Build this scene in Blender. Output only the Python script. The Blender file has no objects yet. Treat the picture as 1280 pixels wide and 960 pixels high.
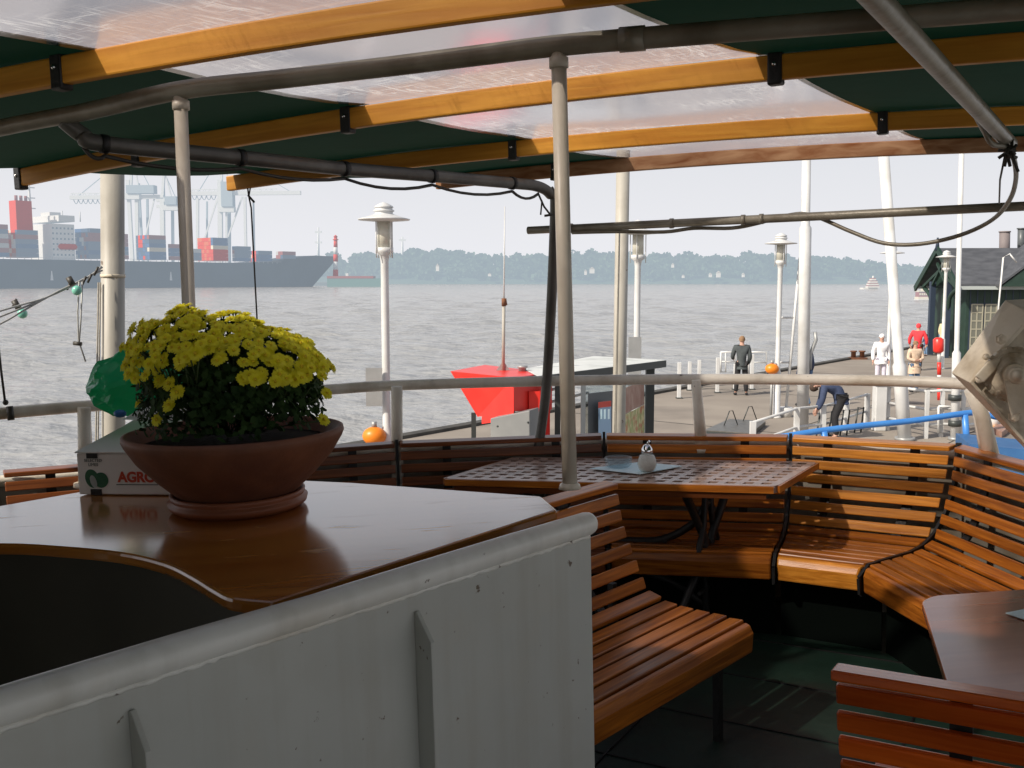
import bpy, bmesh, random
from math import *
from mathutils import Vector, Matrix
rnd = random.Random(7)
S = bpy.context.scene
COL = S.collection
V = Vector
# ------------------------------------------------------------------ camera geometry
F, HOR, EYE, ROLL = 1244.0, 351.0, 1.75, radians(1.5)
PIT = atan((480 - HOR) / F)
PONT, WATER = -1.54, -2.65
def ray(px, py):
    u = (px - 640) / F; v = -(py - 480) / F
    return V((u, cos(PIT) + v * sin(PIT), -sin(PIT) + v * cos(PIT)))
def rs(px, py):
    d = ray(px, py); c, s = cos(ROLL), sin(ROLL)
    return V((c * d.x + s * d.z, d.y, -s * d.x + c * d.z))
EP = V((0, 0, EYE))
def Wz(px, py, z=PONT): d = ray(px, py); return EP + d * ((z - EYE) / d.z)
def Wy(px, py, Y): d = ray(px, py); return EP + d * (Y / d.y)
def Sz(px, py, z): d = rs(px, py); return EP + d * ((z - EYE) / d.z)
def Sy(px, py, Y): d = rs(px, py); return EP + d * (Y / d.y)
TH = radians(30)                       # axis of our own boat, looking aft
AX, LF = V((sin(TH), cos(TH), 0)), V((-cos(TH), sin(TH), 0))
def so(s, o, z=0): return AX * s + LF * o + V((0, 0, z))
def s_o(p): return p.x * AX.x + p.y * AX.y, p.x * LF.x + p.y * LF.y
UP = V((0, 0, 1))
# ------------------------------------------------------------------ materials
def mat(name, col, rough=.5, metal=0, col2=None, scale=6, detail=4, stretch=(1, 1, 1), bump=0, bscale=40, coat=0,
        coords='Object', spec=.5, emit=None, fade=0, trans=0, ramp=(.35, .65), col3=None, s3=1.2, wear=0):
    m = bpy.data.materials.new(name); m.use_nodes = True
    N, L = m.node_tree.nodes, m.node_tree.links
    b = N['Principled BSDF']; out = N['Material Output']
    b.inputs['Base Color'].default_value = (*col, 1); b.inputs['Roughness'].default_value = rough
    b.inputs['Metallic'].default_value = metal; b.inputs['Coat Weight'].default_value = coat
    b.inputs['Coat Roughness'].default_value = .12
    b.inputs['Specular IOR Level'].default_value = spec
    if col2 or bump:
        tc = N.new('ShaderNodeTexCoord'); mp = N.new('ShaderNodeMapping'); mp.inputs['Scale'].default_value = stretch
        L.new(tc.outputs[coords], mp.inputs['Vector'])
    if col2:
        n = N.new('ShaderNodeTexNoise'); n.inputs['Scale'].default_value = scale; n.inputs['Detail'].default_value = detail
        L.new(mp.outputs[0], n.inputs['Vector'])
        r = N.new('ShaderNodeValToRGB'); r.color_ramp.elements[0].position = ramp[0]; r.color_ramp.elements[1].position = ramp[1]
        r.color_ramp.elements[0].color = (*col, 1); r.color_ramp.elements[1].color = (*col2, 1)
        L.new(n.outputs[0], r.inputs[0]); src = r.outputs[0]
        if col3:
            n3 = N.new('ShaderNodeTexNoise'); n3.inputs['Scale'].default_value = s3; n3.inputs['Detail'].default_value = 6
            L.new(tc.outputs[coords], n3.inputs['Vector'])
            r3 = N.new('ShaderNodeValToRGB'); r3.color_ramp.elements[0].position = .5; r3.color_ramp.elements[1].position = .68
            L.new(n3.outputs[0], r3.inputs[0])
            mx = N.new('ShaderNodeMix'); mx.data_type = 'RGBA'; mx.inputs[7].default_value = (*col3, 1)
            L.new(r3.outputs[0], mx.inputs[0]); L.new(src, mx.inputs[6]); src = mx.outputs[2]
        if wear:                                    # small chips and faint run marks in old paint
            n4 = N.new('ShaderNodeTexNoise'); n4.inputs['Scale'].default_value = wear; n4.inputs['Detail'].default_value = 5; L.new(tc.outputs[coords], n4.inputs['Vector'])
            r4 = N.new('ShaderNodeMapRange'); r4.inputs[1].default_value = .70; r4.inputs[2].default_value = .735; L.new(n4.outputs[0], r4.inputs[0])
            mp5 = N.new('ShaderNodeMapping'); mp5.inputs['Scale'].default_value = (9, 9, .7); L.new(tc.outputs[coords], mp5.inputs['Vector'])
            n5 = N.new('ShaderNodeTexNoise'); n5.inputs['Scale'].default_value = 2; n5.inputs['Detail'].default_value = 6; L.new(mp5.outputs[0], n5.inputs['Vector'])
            r5 = N.new('ShaderNodeMapRange'); r5.inputs[1].default_value = .52; r5.inputs[2].default_value = .8; r5.inputs[4].default_value = .35; L.new(n5.outputs[0], r5.inputs[0])
            for fac, cc_ in ((r5.outputs[0], (.40, .37, .30, 1)), (r4.outputs[0], (.16, .12, .085, 1))):
                mw = N.new('ShaderNodeMix'); mw.data_type = 'RGBA'; mw.inputs[7].default_value = cc_
                L.new(fac, mw.inputs[0]); L.new(src, mw.inputs[6]); src = mw.outputs[2]
        L.new(src, b.inputs['Base Color'])
    if bump:
        nb = N.new('ShaderNodeTexNoise'); nb.inputs['Scale'].default_value = bscale; nb.inputs['Detail'].default_value = 3
        L.new(mp.outputs[0], nb.inputs['Vector'])
        bp = N.new('ShaderNodeBump'); bp.inputs['Strength'].default_value = bump; bp.inputs['Distance'].default_value = .01
        L.new(nb.outputs[0], bp.inputs['Height']); L.new(bp.outputs[0], b.inputs['Normal'])
    if trans:
        t = N.new('ShaderNodeBsdfTranslucent'); t.inputs[0].default_value = (*[min(1, c * 2) for c in col], 1)
        mx = N.new('ShaderNodeMixShader'); mx.inputs[0].default_value = trans
        L.new(b.outputs[0], mx.inputs[1]); L.new(t.outputs[0], mx.inputs[2]); L.new(mx.outputs[0], out.inputs[0])
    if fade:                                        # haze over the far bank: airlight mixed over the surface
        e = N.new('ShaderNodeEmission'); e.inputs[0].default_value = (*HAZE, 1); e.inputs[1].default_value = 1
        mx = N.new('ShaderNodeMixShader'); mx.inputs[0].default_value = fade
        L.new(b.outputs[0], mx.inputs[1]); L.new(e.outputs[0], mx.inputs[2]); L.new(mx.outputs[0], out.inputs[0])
    return m
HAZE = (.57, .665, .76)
def wood(name, c1, c2, rough=.3, coat=.12, us=1.5, vs=26, dark=None):
    """varnished timber: grain runs along the u coordinate of each plank, every plank has its own offset"""
    m = bpy.data.materials.new(name); m.use_nodes = True
    N, L = m.node_tree.nodes, m.node_tree.links; b = N['Principled BSDF']
    uv = N.new('ShaderNodeUVMap'); mp = N.new('ShaderNodeMapping'); mp.inputs['Scale'].default_value = (us, vs, 1)
    L.new(uv.outputs[0], mp.inputs['Vector'])
    n = N.new('ShaderNodeTexNoise'); n.inputs['Scale'].default_value = 2.2; n.inputs['Detail'].default_value = 6; n.inputs['Distortion'].default_value = .6
    L.new(mp.outputs[0], n.inputs['Vector'])
    r = N.new('ShaderNodeValToRGB'); r.color_ramp.elements[0].position = .3; r.color_ramp.elements[1].position = .7
    r.color_ramp.elements[0].color = (*c1, 1); r.color_ramp.elements[1].color = (*c2, 1)
    L.new(n.outputs[0], r.inputs[0])
    mp2 = N.new('ShaderNodeMapping'); mp2.inputs['Scale'].default_value = (.35, .9, 1); L.new(uv.outputs[0], mp2.inputs['Vector'])
    n2 = N.new('ShaderNodeTexNoise'); n2.inputs['Scale'].default_value = 1.3; n2.inputs['Detail'].default_value = 2; L.new(mp2.outputs[0], n2.inputs['Vector'])
    mr = N.new('ShaderNodeMapRange'); mr.inputs[1].default_value = .3; mr.inputs[2].default_value = .7
    mr.inputs[3].default_value = .5; mr.inputs[4].default_value = 1.4; L.new(n2.outputs[0], mr.inputs[0])
    mx = N.new('ShaderNodeMix'); mx.data_type = 'RGBA'; mx.blend_type = 'MULTIPLY'; mx.inputs[0].default_value = 1
    L.new(r.outputs[0], mx.inputs[6]); L.new(mr.outputs[0], mx.inputs[7]); L.new(mx.outputs[2], b.inputs['Base Color'])
    rr = N.new('ShaderNodeMapRange'); rr.inputs[3].default_value = rough * .7; rr.inputs[4].default_value = rough * 1.5
    L.new(n2.outputs[0], rr.inputs[0]); L.new(rr.outputs[0], b.inputs['Roughness'])
    b.inputs['Coat Weight'].default_value = coat; b.inputs['Coat Roughness'].default_value = .15; b.inputs['Specular IOR Level'].default_value = .38
    bp = N.new('ShaderNodeBump'); bp.inputs['Strength'].default_value = .25; bp.inputs['Distance'].default_value = .004
    L.new(n.outputs[0], bp.inputs['Height']); L.new(bp.outputs[0], b.inputs['Normal'])
    return m
M = {}
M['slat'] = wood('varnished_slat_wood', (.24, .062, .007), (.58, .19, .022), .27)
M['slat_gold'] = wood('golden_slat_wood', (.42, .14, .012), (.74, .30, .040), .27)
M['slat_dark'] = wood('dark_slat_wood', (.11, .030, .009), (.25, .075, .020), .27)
M['slat_red'] = wood('red_slat_wood', (.62, .085, .008), (.82, .155, .018), .22, .25)
M['batten'] = wood('batten_wood', (.64, .245, .018), (.86, .40, .045), .45, 0, 1.2, 14)
M['batten_old'] = wood('peeling_batten_wood', (.30, .105, .03), (.62, .36, .19), .6, 0, 2.5, 9)
M['grating'] = wood('grating_wood', (.34, .22, .17), (.52, .37, .30), .33, .3)
M['table_top'] = wood('smooth_table_wood', (.38, .12, .05), (.48, .165, .07), .22, .7, .6, 8)
M['black_iron'] = mat('black_iron', (.012, .012, .012), .5, .0, bump=.2, bscale=80)
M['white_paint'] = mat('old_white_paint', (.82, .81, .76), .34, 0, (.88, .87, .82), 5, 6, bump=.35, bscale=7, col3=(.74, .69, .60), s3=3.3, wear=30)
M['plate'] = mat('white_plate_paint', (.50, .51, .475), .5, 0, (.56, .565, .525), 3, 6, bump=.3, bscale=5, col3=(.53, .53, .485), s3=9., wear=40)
M['cream_paint'] = mat('cream_paint', (.56, .50, .40), .4, 0, (.66, .60, .49), 6, 5, bump=.25, bscale=14)
M['rail_paint'] = mat('rail_paint', (.84, .78, .66), .38, 0, (.90, .85, .75), 5, 6, bump=.4, bscale=16, col3=(.62, .54, .42), s3=4, wear=18)
M['davit_paint'] = mat('davit_paint', (.82, .71, .54), .45, 0, (.88, .79, .63), 7, 6, bump=.4, bscale=22, col3=(.55, .45, .31), s3=5)
M['davit_dark'] = mat('greasy_davit_paint', (.62, .54, .41), .42, 0, (.70, .62, .48), 9, 6, bump=.3, bscale=30, col3=(.32, .25, .16), s3=9)
M['pipe'] = mat('grey_pipe_paint', (.24, .22, .17), .4, .15, (.33, .305, .245), 5, 6, bump=.3, bscale=25, col3=(.17, .145, .105), s3=4)
M['pipe_dark'] = mat('dark_pipe', (.10, .095, .085), .4, .2, (.15, .145, .13), 8, 5, bump=.2, bscale=25)
M['pole'] = mat('pole_paint', (.62, .555, .455), .38, 0, (.70, .64, .54), 6, 5, bump=.15, bscale=24)
M['pile'] = mat('grey_pile_paint', (.37, .345, .295), .5, 0, (.44, .415, .36), 3, 6, stretch=(1, 1, .4), bump=.2, bscale=18, col3=(.31, .285, .24), s3=2.4, wear=14)
M['white'] = mat('white_gloss', (.60, .60, .59), .35, 0, (.68, .68, .67), 3, 4, col3=(.54, .53, .50), s3=1.7)
M['tarp'] = mat('green_tarpaulin', (.004, .030, .017), .8, 0, (.006, .038, .023), 3, 3, bump=.15, bscale=9, trans=.07, spec=.15)
M['deck'] = mat('green_deck_paint', (.008, .024, .016), .5, 0, (.014, .038, .026), 4, 8, bump=.4, bscale=12, col3=(.016, .018, .014), s3=2.3)
M['bulwark'] = mat('bulwark_paint', (.24, .22, .18), .5, 0, (.30, .275, .23), 3, 6, bump=.2, bscale=14, col3=(.20, .165, .12), s3=5)
M['dark_cabinet'] = mat('dark_cabinet_paint', (.040, .035, .022), .7, 0, (.050, .044, .029), 5, 4)
M['terracotta'] = mat('terracotta', (.165, .060, .028), .62, 0, (.225, .085, .042), 9, 8, bump=.25, bscale=30, col3=(.145, .052, .03), s3=6)
M['terracotta2'] = mat('orange_terracotta', (.28, .085, .035), .5, 0, (.34, .11, .05), 9, 6, bump=.2, bscale=30)
M['soil'] = mat('potting_soil', (.02, .014, .01), .95, 0, bump=.8, bscale=60)
M['leaf'] = mat('mum_leaf', (.016, .040, .010), .7, 0, (.040, .085, .020), 20, 2, trans=.1, spec=.2)
M['cabin'] = wood('shade_wall_wood', (.06, .025, .012), (.11, .045, .02), .4, .2)  # dark wood of the unseen wall added to shade the deck
M['stem'] = mat('mum_stem', (.05, .085, .025), .6)
M['petal'] = mat('yellow_petal', (.88, .80, .02), .6, 0, (.97, .91, .08), 30, 3, trans=.35)
M['petal_c'] = mat('petal_heart', (.70, .52, .010), .7)
M['card'] = mat('white_cardboard', (.80, .77, .72), .75, 0, (.86, .83, .78), 8, 4)
M['print_green'] = mat('green_print', (.02, .11, .055), .6, 0, (.035, .15, .07), 40, 3)
M['print_dark'] = mat('dark_print', (.10, .11, .09), .7)
M['print_red'] = mat('red_print', (.55, .06, .02), .6)
M['bag'] = mat('green_plastic_bag', (.05, .40, .22), .18, 0, (.07, .48, .28), 9, 3, trans=.55, bump=.25, bscale=14)
M['film'] = mat('pale_plastic_film', (.55, .60, .58), .25, trans=.4)
M['blue_film'] = mat('blue_plastic', (.03, .16, .42), .35)
M['cable'] = mat('black_cable', (.05, .045, .038), .5)
M['rope'] = mat('grey_rope', (.34, .31, .26), .8, 0, (.24, .22, .18), 60, 2)
M['wire'] = mat('pale_wire', (.42, .42, .40), .5, .2)
M['bulb'] = mat('mint_bulb', (.22, .58, .45), .25)
M['steel'] = mat('steel', (.62, .62, .62), .22, .95)
M['chrome'] = mat('chrome', (.8, .8, .8), .08, 1)
M['napkin'] = mat('pale_blue_paper', (.78, .96, 1), .8, 0, (.82, .97, 1), 14, 2)
M['sugar'] = mat('sugar', (.93, .92, .86), .7, 0, (.84, .82, .76), 60, 2)
M['red'] = mat('red_coating', (.72, .030, .022), .35, 0, (.78, .042, .030), 3, 3)
M['roof_white'] = mat('pale_flat_roof', (.60, .62, .60), .6, 0, (.70, .72, .70), 1.5, 5, col3=(.46, .48, .46), s3=1.4)
M['dark_metal'] = mat('dark_grey_metal', (.055, .062, .060), .45, .3)
M['grey_metal'] = mat('grey_metal', (.33, .335, .33), .45, .3, (.39, .395, .39), 5, 3)
M['grey_box'] = mat('grey_cabinet', (.20, .205, .205), .5, 0, (.24, .245, .24), 3, 4)
M['poster_dark'] = mat('dark_poster', (.10, .11, .115), .4)
M['poster_blue'] = mat('blue_poster', (.30, .44, .60), .5)
M['poster_red'] = mat('red_poster', (.55, .07, .05), .5)
M['poster_green'] = mat('picture_poster', (.28, .33, .10), .5, 0, (.62, .55, .30), 9, 3, col3=(.45, .12, .05), s3=7)
M['poster_brown'] = mat('brown_poster', (.30, .15, .11), .5, 0, (.40, .26, .20), 6, 3)
M['concrete'] = mat('pontoon_asphalt', (.25, .215, .18), .85, 0, (.31, .27, .225), .6, 9, bump=.3, bscale=20, col3=(.19, .165, .14), s3=.35)
M['kerb'] = mat('dark_fender_timber', (.045, .043, .038), .8, 0, (.08, .075, .065), 3, 4)
M['rust'] = mat('rusty_iron', (.20, .075, .030), .75, 0, (.11, .05, .03), 7, 5)
M['orange'] = mat('orange_plastic', (.85, .24, .015), .4)
M['blue'] = mat('blue_gloss', (.045, .20, .55), .35, 0, (.06, .24, .60), 3, 4)
M['blue_dull'] = mat('dull_blue_paint', (.03, .11, .27), .5, 0, (.045, .14, .31), 3, 4)
M['bgreen'] = mat('dark_green_boards', (.014, .036, .026), .55, 0, (.022, .050, .036), 3, 4)
M['bframe'] = mat('blue_black_frame', (.03, .045, .075), .5)
M['roof'] = mat('grey_slate_roof', (.062, .066, .076), .7, 0, (.095, .10, .112), 2, 6, stretch=(1, 1, 4))
M['mullion'] = mat('cream_mullion', (.36, .34, .26), .5)
M['lantern'] = mat('lantern_glass', (.55, .53, .45), .25, 0)
M['bedge'] = mat('pale_gutter', (.42, .46, .45), .5)
def glass(name, col=(1, 1, 1), mixt=.75, rough=.03):
    m = bpy.data.materials.new(name); m.use_nodes = True; N, L = m.node_tree.nodes, m.node_tree.links
    b = N['Principled BSDF']; b.inputs['Base Color'].default_value = (*[c * .5 for c in col], 1); b.inputs['Roughness'].default_value = rough
    t = N.new('ShaderNodeBsdfTransparent'); t.inputs[0].default_value = (*col, 1)
    x = N.new('ShaderNodeMixShader'); x.inputs[0].default_value = mixt
    L.new(b.outputs[0], x.inputs[1]); L.new(t.outputs[0], x.inputs[2]); L.new(x.outputs[0], N['Material Output'].inputs[0]); return m
M['glass'] = glass('clear_glass', (.86, .90, .90), .8)
M['ash'] = glass('ashtray_glass', (.90, .97, 1), .75)
M['jar'] = glass('sugar_glass', (.97, .98, .97), .82)
# scratched clear vinyl roof light
def vinyl():
    m = bpy.data.materials.new('scratched_clear_vinyl'); m.use_nodes = True; N, L = m.node_tree.nodes, m.node_tree.links
    out = N['Material Output']; b = N['Principled BSDF']
    b.inputs['Base Color'].default_value = (.62, .58, .60, 1); b.inputs['Roughness'].default_value = .12
    uv = N.new('ShaderNodeUVMap')
    def rmp(src, lo, hi):
        r = N.new('ShaderNodeMapRange'); r.inputs[1].default_value = lo; r.inputs[2].default_value = hi; L.new(src, r.inputs[0]); return r.outputs[0]
    def noise(sc, scale, rot=0, det=4, dist=0):
        mp = N.new('ShaderNodeMapping'); mp.inputs['Scale'].default_value = scale; mp.inputs['Rotation'].default_value = (0, 0, rot)
        L.new(uv.outputs[0], mp.inputs['Vector']); n = N.new('ShaderNodeTexNoise'); n.inputs['Scale'].default_value = sc
        n.inputs['Detail'].default_value = det; n.inputs['Distortion'].default_value = dist; L.new(mp.outputs[0], n.inputs['Vector']); return n.outputs[0]
    def mth(op, a, c):
        k = N.new('ShaderNodeMath'); k.operation = op
        for i, q in enumerate((a, c)):
            if isinstance(q, (int, float)): k.inputs[i].default_value = q
            else: L.new(q, k.inputs[i])
        return k.outputs[0]
    patches = rmp(noise(1.5, (1, 1, 1), .4, 3), .46, .62)
    streak = rmp(noise(4, (1, 9, 1), .9, 6, 2.2), .50, .66)
    streak2 = rmp(noise(7, (9, 1, 1), .35, 5, 1.2), .54, .68)
    scr = mth('MULTIPLY', patches, mth('MAXIMUM', streak, streak2))
    band = rmp(noise(1.1, (.3, 2.0, 1), .3, 4), .3, .72)
    tr = N.new('ShaderNodeBsdfTransparent'); tr.inputs[0].default_value = (.88, .85, .865, 1)
    tl = N.new('ShaderNodeBsdfTranslucent'); tl.inputs[0].default_value = (.32, .28, .30, 1)
    m1 = N.new('ShaderNodeMixShader'); L.new(mth('ADD', .03, mth('MULTIPLY', band, .16)), m1.inputs[0])
    L.new(tr.outputs[0], m1.inputs[1]); L.new(tl.outputs[0], m1.inputs[2])
    gl = N.new('ShaderNodeBsdfGlossy'); gl.inputs['Roughness'].default_value = .16; gl.inputs[0].default_value = (1, .97, .97, 1)
    nz_ = N.new('ShaderNodeBump'); nz_.inputs['Strength'].default_value = .12; nz_.inputs['Distance'].default_value = .03
    L.new(noise(2.2, (1, 1, 1), 0, 2), nz_.inputs['Height']); L.new(nz_.outputs[0], gl.inputs['Normal'])
    fn = N.new('ShaderNodeFresnel'); fn.inputs[0].default_value = 1.5
    m2 = N.new('ShaderNodeMixShader'); L.new(mth('MINIMUM', .6, mth('MULTIPLY', fn.outputs[0], .5)), m2.inputs[0])
    L.new(m1.outputs[0], m2.inputs[1]); L.new(gl.outputs[0], m2.inputs[2])
    tl2 = N.new('ShaderNodeBsdfTranslucent'); tl2.inputs[0].default_value = (.80, .79, .76, 1)
    m3 = N.new('ShaderNodeMixShader'); L.new(mth('MULTIPLY', scr, .36), m3.inputs[0])
    L.new(m2.outputs[0], m3.inputs[1]); L.new(tl2.outputs[0], m3.inputs[2]); L.new(m3.outputs[0], out.inputs[0])
    return m
M['vinyl'] = vinyl()
# worn glossy counter top
def counter_mat():
    m = wood('worn_counter_wood', (.40, .125, .014), (.56, .215, .032), .15, .9, 1.0, 11)
    N, L = m.node_tree.nodes, m.node_tree.links; b = N['Principled BSDF']
    uv = N.new('ShaderNodeUVMap'); mp = N.new('ShaderNodeMapping'); mp.inputs['Scale'].default_value = (2.2, 12, 1); L.new(uv.outputs[0], mp.inputs['Vector'])
    n = N.new('ShaderNodeTexNoise'); n.inputs['Scale'].default_value = 1.6; n.inputs['Detail'].default_value = 8; L.new(mp.outputs[0], n.inputs['Vector'])
    r = N.new('ShaderNodeMapRange'); r.inputs[1].default_value = .61; r.inputs[2].default_value = .78; L.new(n.outputs[0], r.inputs[0])
    old = b.inputs['Base Color'].links[0].from_socket
    mx = N.new('ShaderNodeMix'); mx.data_type = 'RGBA'; mx.inputs[7].default_value = (.52, .34, .13, 1)
    L.new(r.outputs[0], mx.inputs[0]); L.new(old, mx.inputs[6]); L.new(mx.outputs[2], b.inputs['Base Color'])
    rr = N.new('ShaderNodeMapRange'); rr.inputs[3].default_value = .13; rr.inputs[4].default_value = .4
    L.new(r.outputs[0], rr.inputs[0]); L.new(rr.outputs[0], b.inputs['Roughness'])
    iv = N.new('ShaderNodeMapRange'); iv.inputs[3].default_value = .95; iv.inputs[4].default_value = .3
    L.new(r.outputs[0], iv.inputs[0]); L.new(iv.outputs[0], b.inputs['Coat Weight'])
    return m
M['counter'] = counter_mat()
for n_ in M['counter'].node_tree.nodes:
    if n_.type == 'BUMP': n_.inputs['Strength'].default_value = .05
# ------------------------------------------------------------------ mesh building
ORG = {}
class MB:
    def __init__(s): s.v = []; s.f = []; s.uv = []; s.sm = []; s.mi = []
    def face(s, pts, uv=None, sm=False, mi=0):
        k = len(s.v); s.v += [V(p) for p in pts]; s.f.append(list(range(k, k + len(pts))))
        s.uv.append(uv or [(0, 0)] * len(pts)); s.sm.append(sm); s.mi.append(mi)
    def raw(s, vs, fs, sm=False, mi=0, uvs=None):
        k = len(s.v); s.v += [V(p) for p in vs]
        for i, f in enumerate(fs):
            s.f.append([k + j for j in f]); s.uv.append(uvs[i] if uvs else [(0, 0)] * len(f)); s.sm.append(sm); s.mi.append(mi)
    def box(s, c, ex, ey, ez, mi=0):
        """half vectors; uv: u runs along ex"""
        c, ex, ey, ez = V(c), V(ex), V(ey), V(ez)
        vs = [c + ex * a + ey * b + ez * d for d in (-1, 1) for b in (-1, 1) for a in (-1, 1)]
        fs = [(0, 2, 3, 1), (4, 5, 7, 6), (0, 1, 5, 4), (2, 6, 7, 3), (0, 4, 6, 2), (1, 3, 7, 5)]
        l, w, t = ex.length * 2, ey.length * 2, ez.length * 2; ou, ov = rnd.random() * 40, rnd.random() * 40
        P = [(0 if i % 2 == 0 else l, (0 if (i // 2) % 2 == 0 else w) + (0 if i < 4 else t)) for i in range(8)]
        s.raw(vs, fs, False, mi, [[(P[j][0] + ou, P[j][1] + ov) for j in f] for f in fs])
    def plank(s, a, b, wd, td, w, t, mi=0):
        a, b = V(a), V(b); d = (b - a).normalized(); wd = V(wd); wd = (wd - d * wd.dot(d)).normalized()
        td = d.cross(wd).normalized()
        s.box((a + b) / 2, (b - a) / 2, wd * (w / 2), td * (t / 2), mi)
    def plank4(s, a0, a1, b0, b1, n, t, mi=0):
        """mitred plank: a0-b0 one long edge, a1-b1 the other, thickness t along n (top surface given)"""
        a0, a1, b0, b1 = map(V, (a0, a1, b0, b1)); n = V(n).normalized() * t
        vs = [a0 - n, b0 - n, a1 - n, b1 - n, a0, b0, a1, b1]
        fs = [(0, 2, 3, 1), (4, 5, 7, 6), (0, 1, 5, 4), (2, 6, 7, 3), (0, 4, 6, 2), (1, 3, 7, 5)]
        l = (b0 - a0).length; w = (a1 - a0).length; ou, ov = rnd.random() * 40, rnd.random() * 40
        P = [(0, 0), (l, 0), (0, w), (l, w), (0, t), (l, t), (0, w + t), (l, w + t)]
        s.raw(vs, fs, False, mi, [[(P[j][0] + ou, P[j][1] + ov) for j in f] for f in fs])
    def tube(s, path, r, n=10, mi=0, caps=True, sm=True):
        path = [V(p) for p in path]; m = len(path); R = r if isinstance(r, (list, tuple)) else [r] * m
        T = []
        for i in range(m):
            d = path[min(i + 1, m - 1)] - path[max(i - 1, 0)]; T.append(d.normalized() if d.length > 1e-9 else V((0, 0, 1)))
        a = V((0, 0, 1)) if abs(T[0].z) < .9 else V((1, 0, 0)); nn = (a - T[0] * a.dot(T[0])).normalized()
        vs = []; fs = []; uvs = []; L = 0
        for i in range(m):
            nn = (nn - T[i] * nn.dot(T[i])).normalized(); bb = T[i].cross(nn)
            for k in range(n): vs.append(path[i] + (nn * cos(2 * pi * k / n) + bb * sin(2 * pi * k / n)) * R[i])
        for i in range(m - 1):
            dl = (path[i + 1] - path[i]).length
            for k in range(n):
                k2 = (k + 1) % n; fs.append((i * n + k, i * n + k2, (i + 1) * n + k2, (i + 1) * n + k)); c = 2 * pi * R[i]
                uvs.append([(L, c * k / n), (L, c * (k + 1) / n), (L + dl, c * (k + 1) / n), (L + dl, c * k / n)])
            L += dl
        s.raw(vs, fs, sm, mi, uvs)
        if caps:
            s.face(vs[:n][::-1], mi=mi); s.face(vs[-n:], mi=mi)
    def lathe(s, prof, c=(0, 0, 0), n=20, mi=0, sm=True, axis=None, caps=True):
        c = V(c); vs = []; fs = []
        if axis is None: ex, ey, ez = V((1, 0, 0)), V((0, 1, 0)), V((0, 0, 1))
        else:
            ez = V(axis).normalized(); a = V((0, 0, 1)) if abs(ez.z) < .9 else V((1, 0, 0)); ex = (a - ez * a.dot(ez)).normalized(); ey = ez.cross(ex)
        for r, z in prof:
            for k in range(n): vs.append(c + (ex * cos(2 * pi * k / n) + ey * sin(2 * pi * k / n)) * r + ez * z)
        for i in range(len(prof) - 1):
            for k in range(n): fs.append((i * n + k, i * n + (k + 1) % n, (i + 1) * n + (k + 1) % n, (i + 1) * n + k))
        s.raw(vs, fs, sm, mi)
        if caps and prof[0][0] > 1e-4: s.face(vs[:n][::-1], mi=mi)
        if caps and prof[-1][0] > 1e-4: s.face(vs[-n:], mi=mi)
    def sphere(s, c, r, n=12, mi=0, sc=(1, 1, 1)):
        c = V(c); vs = []; fs = []; h = max(4, n // 2)
        for i in range(h + 1):
            for k in range(n):
                a = pi * i / h; b = 2 * pi * k / n
                vs.append(c + V((sin(a) * cos(b) * sc[0], sin(a) * sin(b) * sc[1], cos(a) * sc[2])) * r)
        for i in range(h):
            for k in range(n): fs.append((i * n + k, (i + 1) * n + k, (i + 1) * n + (k + 1) % n, i * n + (k + 1) % n))
        s.raw(vs, fs, True, mi)
    def prism(s, poly, off, mi=0, uvd=None):
        poly = [V(p) for p in poly]; off = V(off); n = len(poly); top = [p + off for p in poly]
        d = (V(uvd) if uvd else (poly[1] - poly[0])).normalized(); w = d.cross(off.normalized())
        uv = lambda P: [(p.dot(d), p.dot(w)) for p in P]
        s.face(poly[::-1], uv(poly[::-1]), mi=mi); s.face(top, uv(top), mi=mi); L = 0
        for i in range(n):
            j = (i + 1) % n; l = (poly[j] - poly[i]).length
            s.face([poly[i], poly[j], top[j], top[i]], [(L, 0), (L + l, 0), (L + l, off.length), (L, off.length)], mi=mi); L += l
    def build(s, name, mats, parent=None, org=None, bevel=0, label=None):
        o3 = V(ORG[parent.name]) if parent else V(org or (0, 0, 0))
        me = bpy.data.meshes.new(name); me.from_pydata([tuple(p - o3) for p in s.v], [], s.f)
        for m in (mats if isinstance(mats, (list, tuple)) else [mats]): me.materials.append(m if not isinstance(m, str) else M[m])
        uvl = me.uv_layers.new(name='UVMap'); i = 0
        flat = [c for u in s.uv for q in u for c in q]; uvl.data.foreach_set('uv', flat)
        me.polygons.foreach_set('use_smooth', s.sm); me.polygons.foreach_set('material_index', s.mi)
        me.update(); bm = bmesh.new(); bm.from_mesh(me); bmesh.ops.remove_doubles(bm, verts=bm.verts, dist=1e-5)
        bmesh.ops.recalc_face_normals(bm, faces=bm.faces); bm.to_mesh(me); bm.free()
        o = bpy.data.objects.new(name, me); COL.objects.link(o)
        if parent: o.parent = parent; ORG[o.name] = ORG[parent.name]
        else: o.location = o3; ORG[o.name] = tuple(o3)
        if bevel:
            b = o.modifiers.new('bevel', 'BEVEL'); b.width = bevel; b.segments = 2; b.limit_method = 'ANGLE'; b.angle_limit = radians(40)
        if label: o['label'] = label
        return o
SHIP = []
def tag(o, label, cat, group=None, kind=None, ship=False):
    if label: o['label'] = label
    if cat: o['category'] = cat
    if group: o['group'] = group
    if kind: o['kind'] = kind
    if ship: SHIP.append(o)
    return o
def thing(name, loc, label, cat, group=None, ship=False):
    o = bpy.data.objects.new(name, None); COL.objects.link(o); o.location = loc; o.empty_display_size = .1
    ORG[o.name] = tuple(loc); return tag(o, label, cat, group, None, ship)
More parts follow.
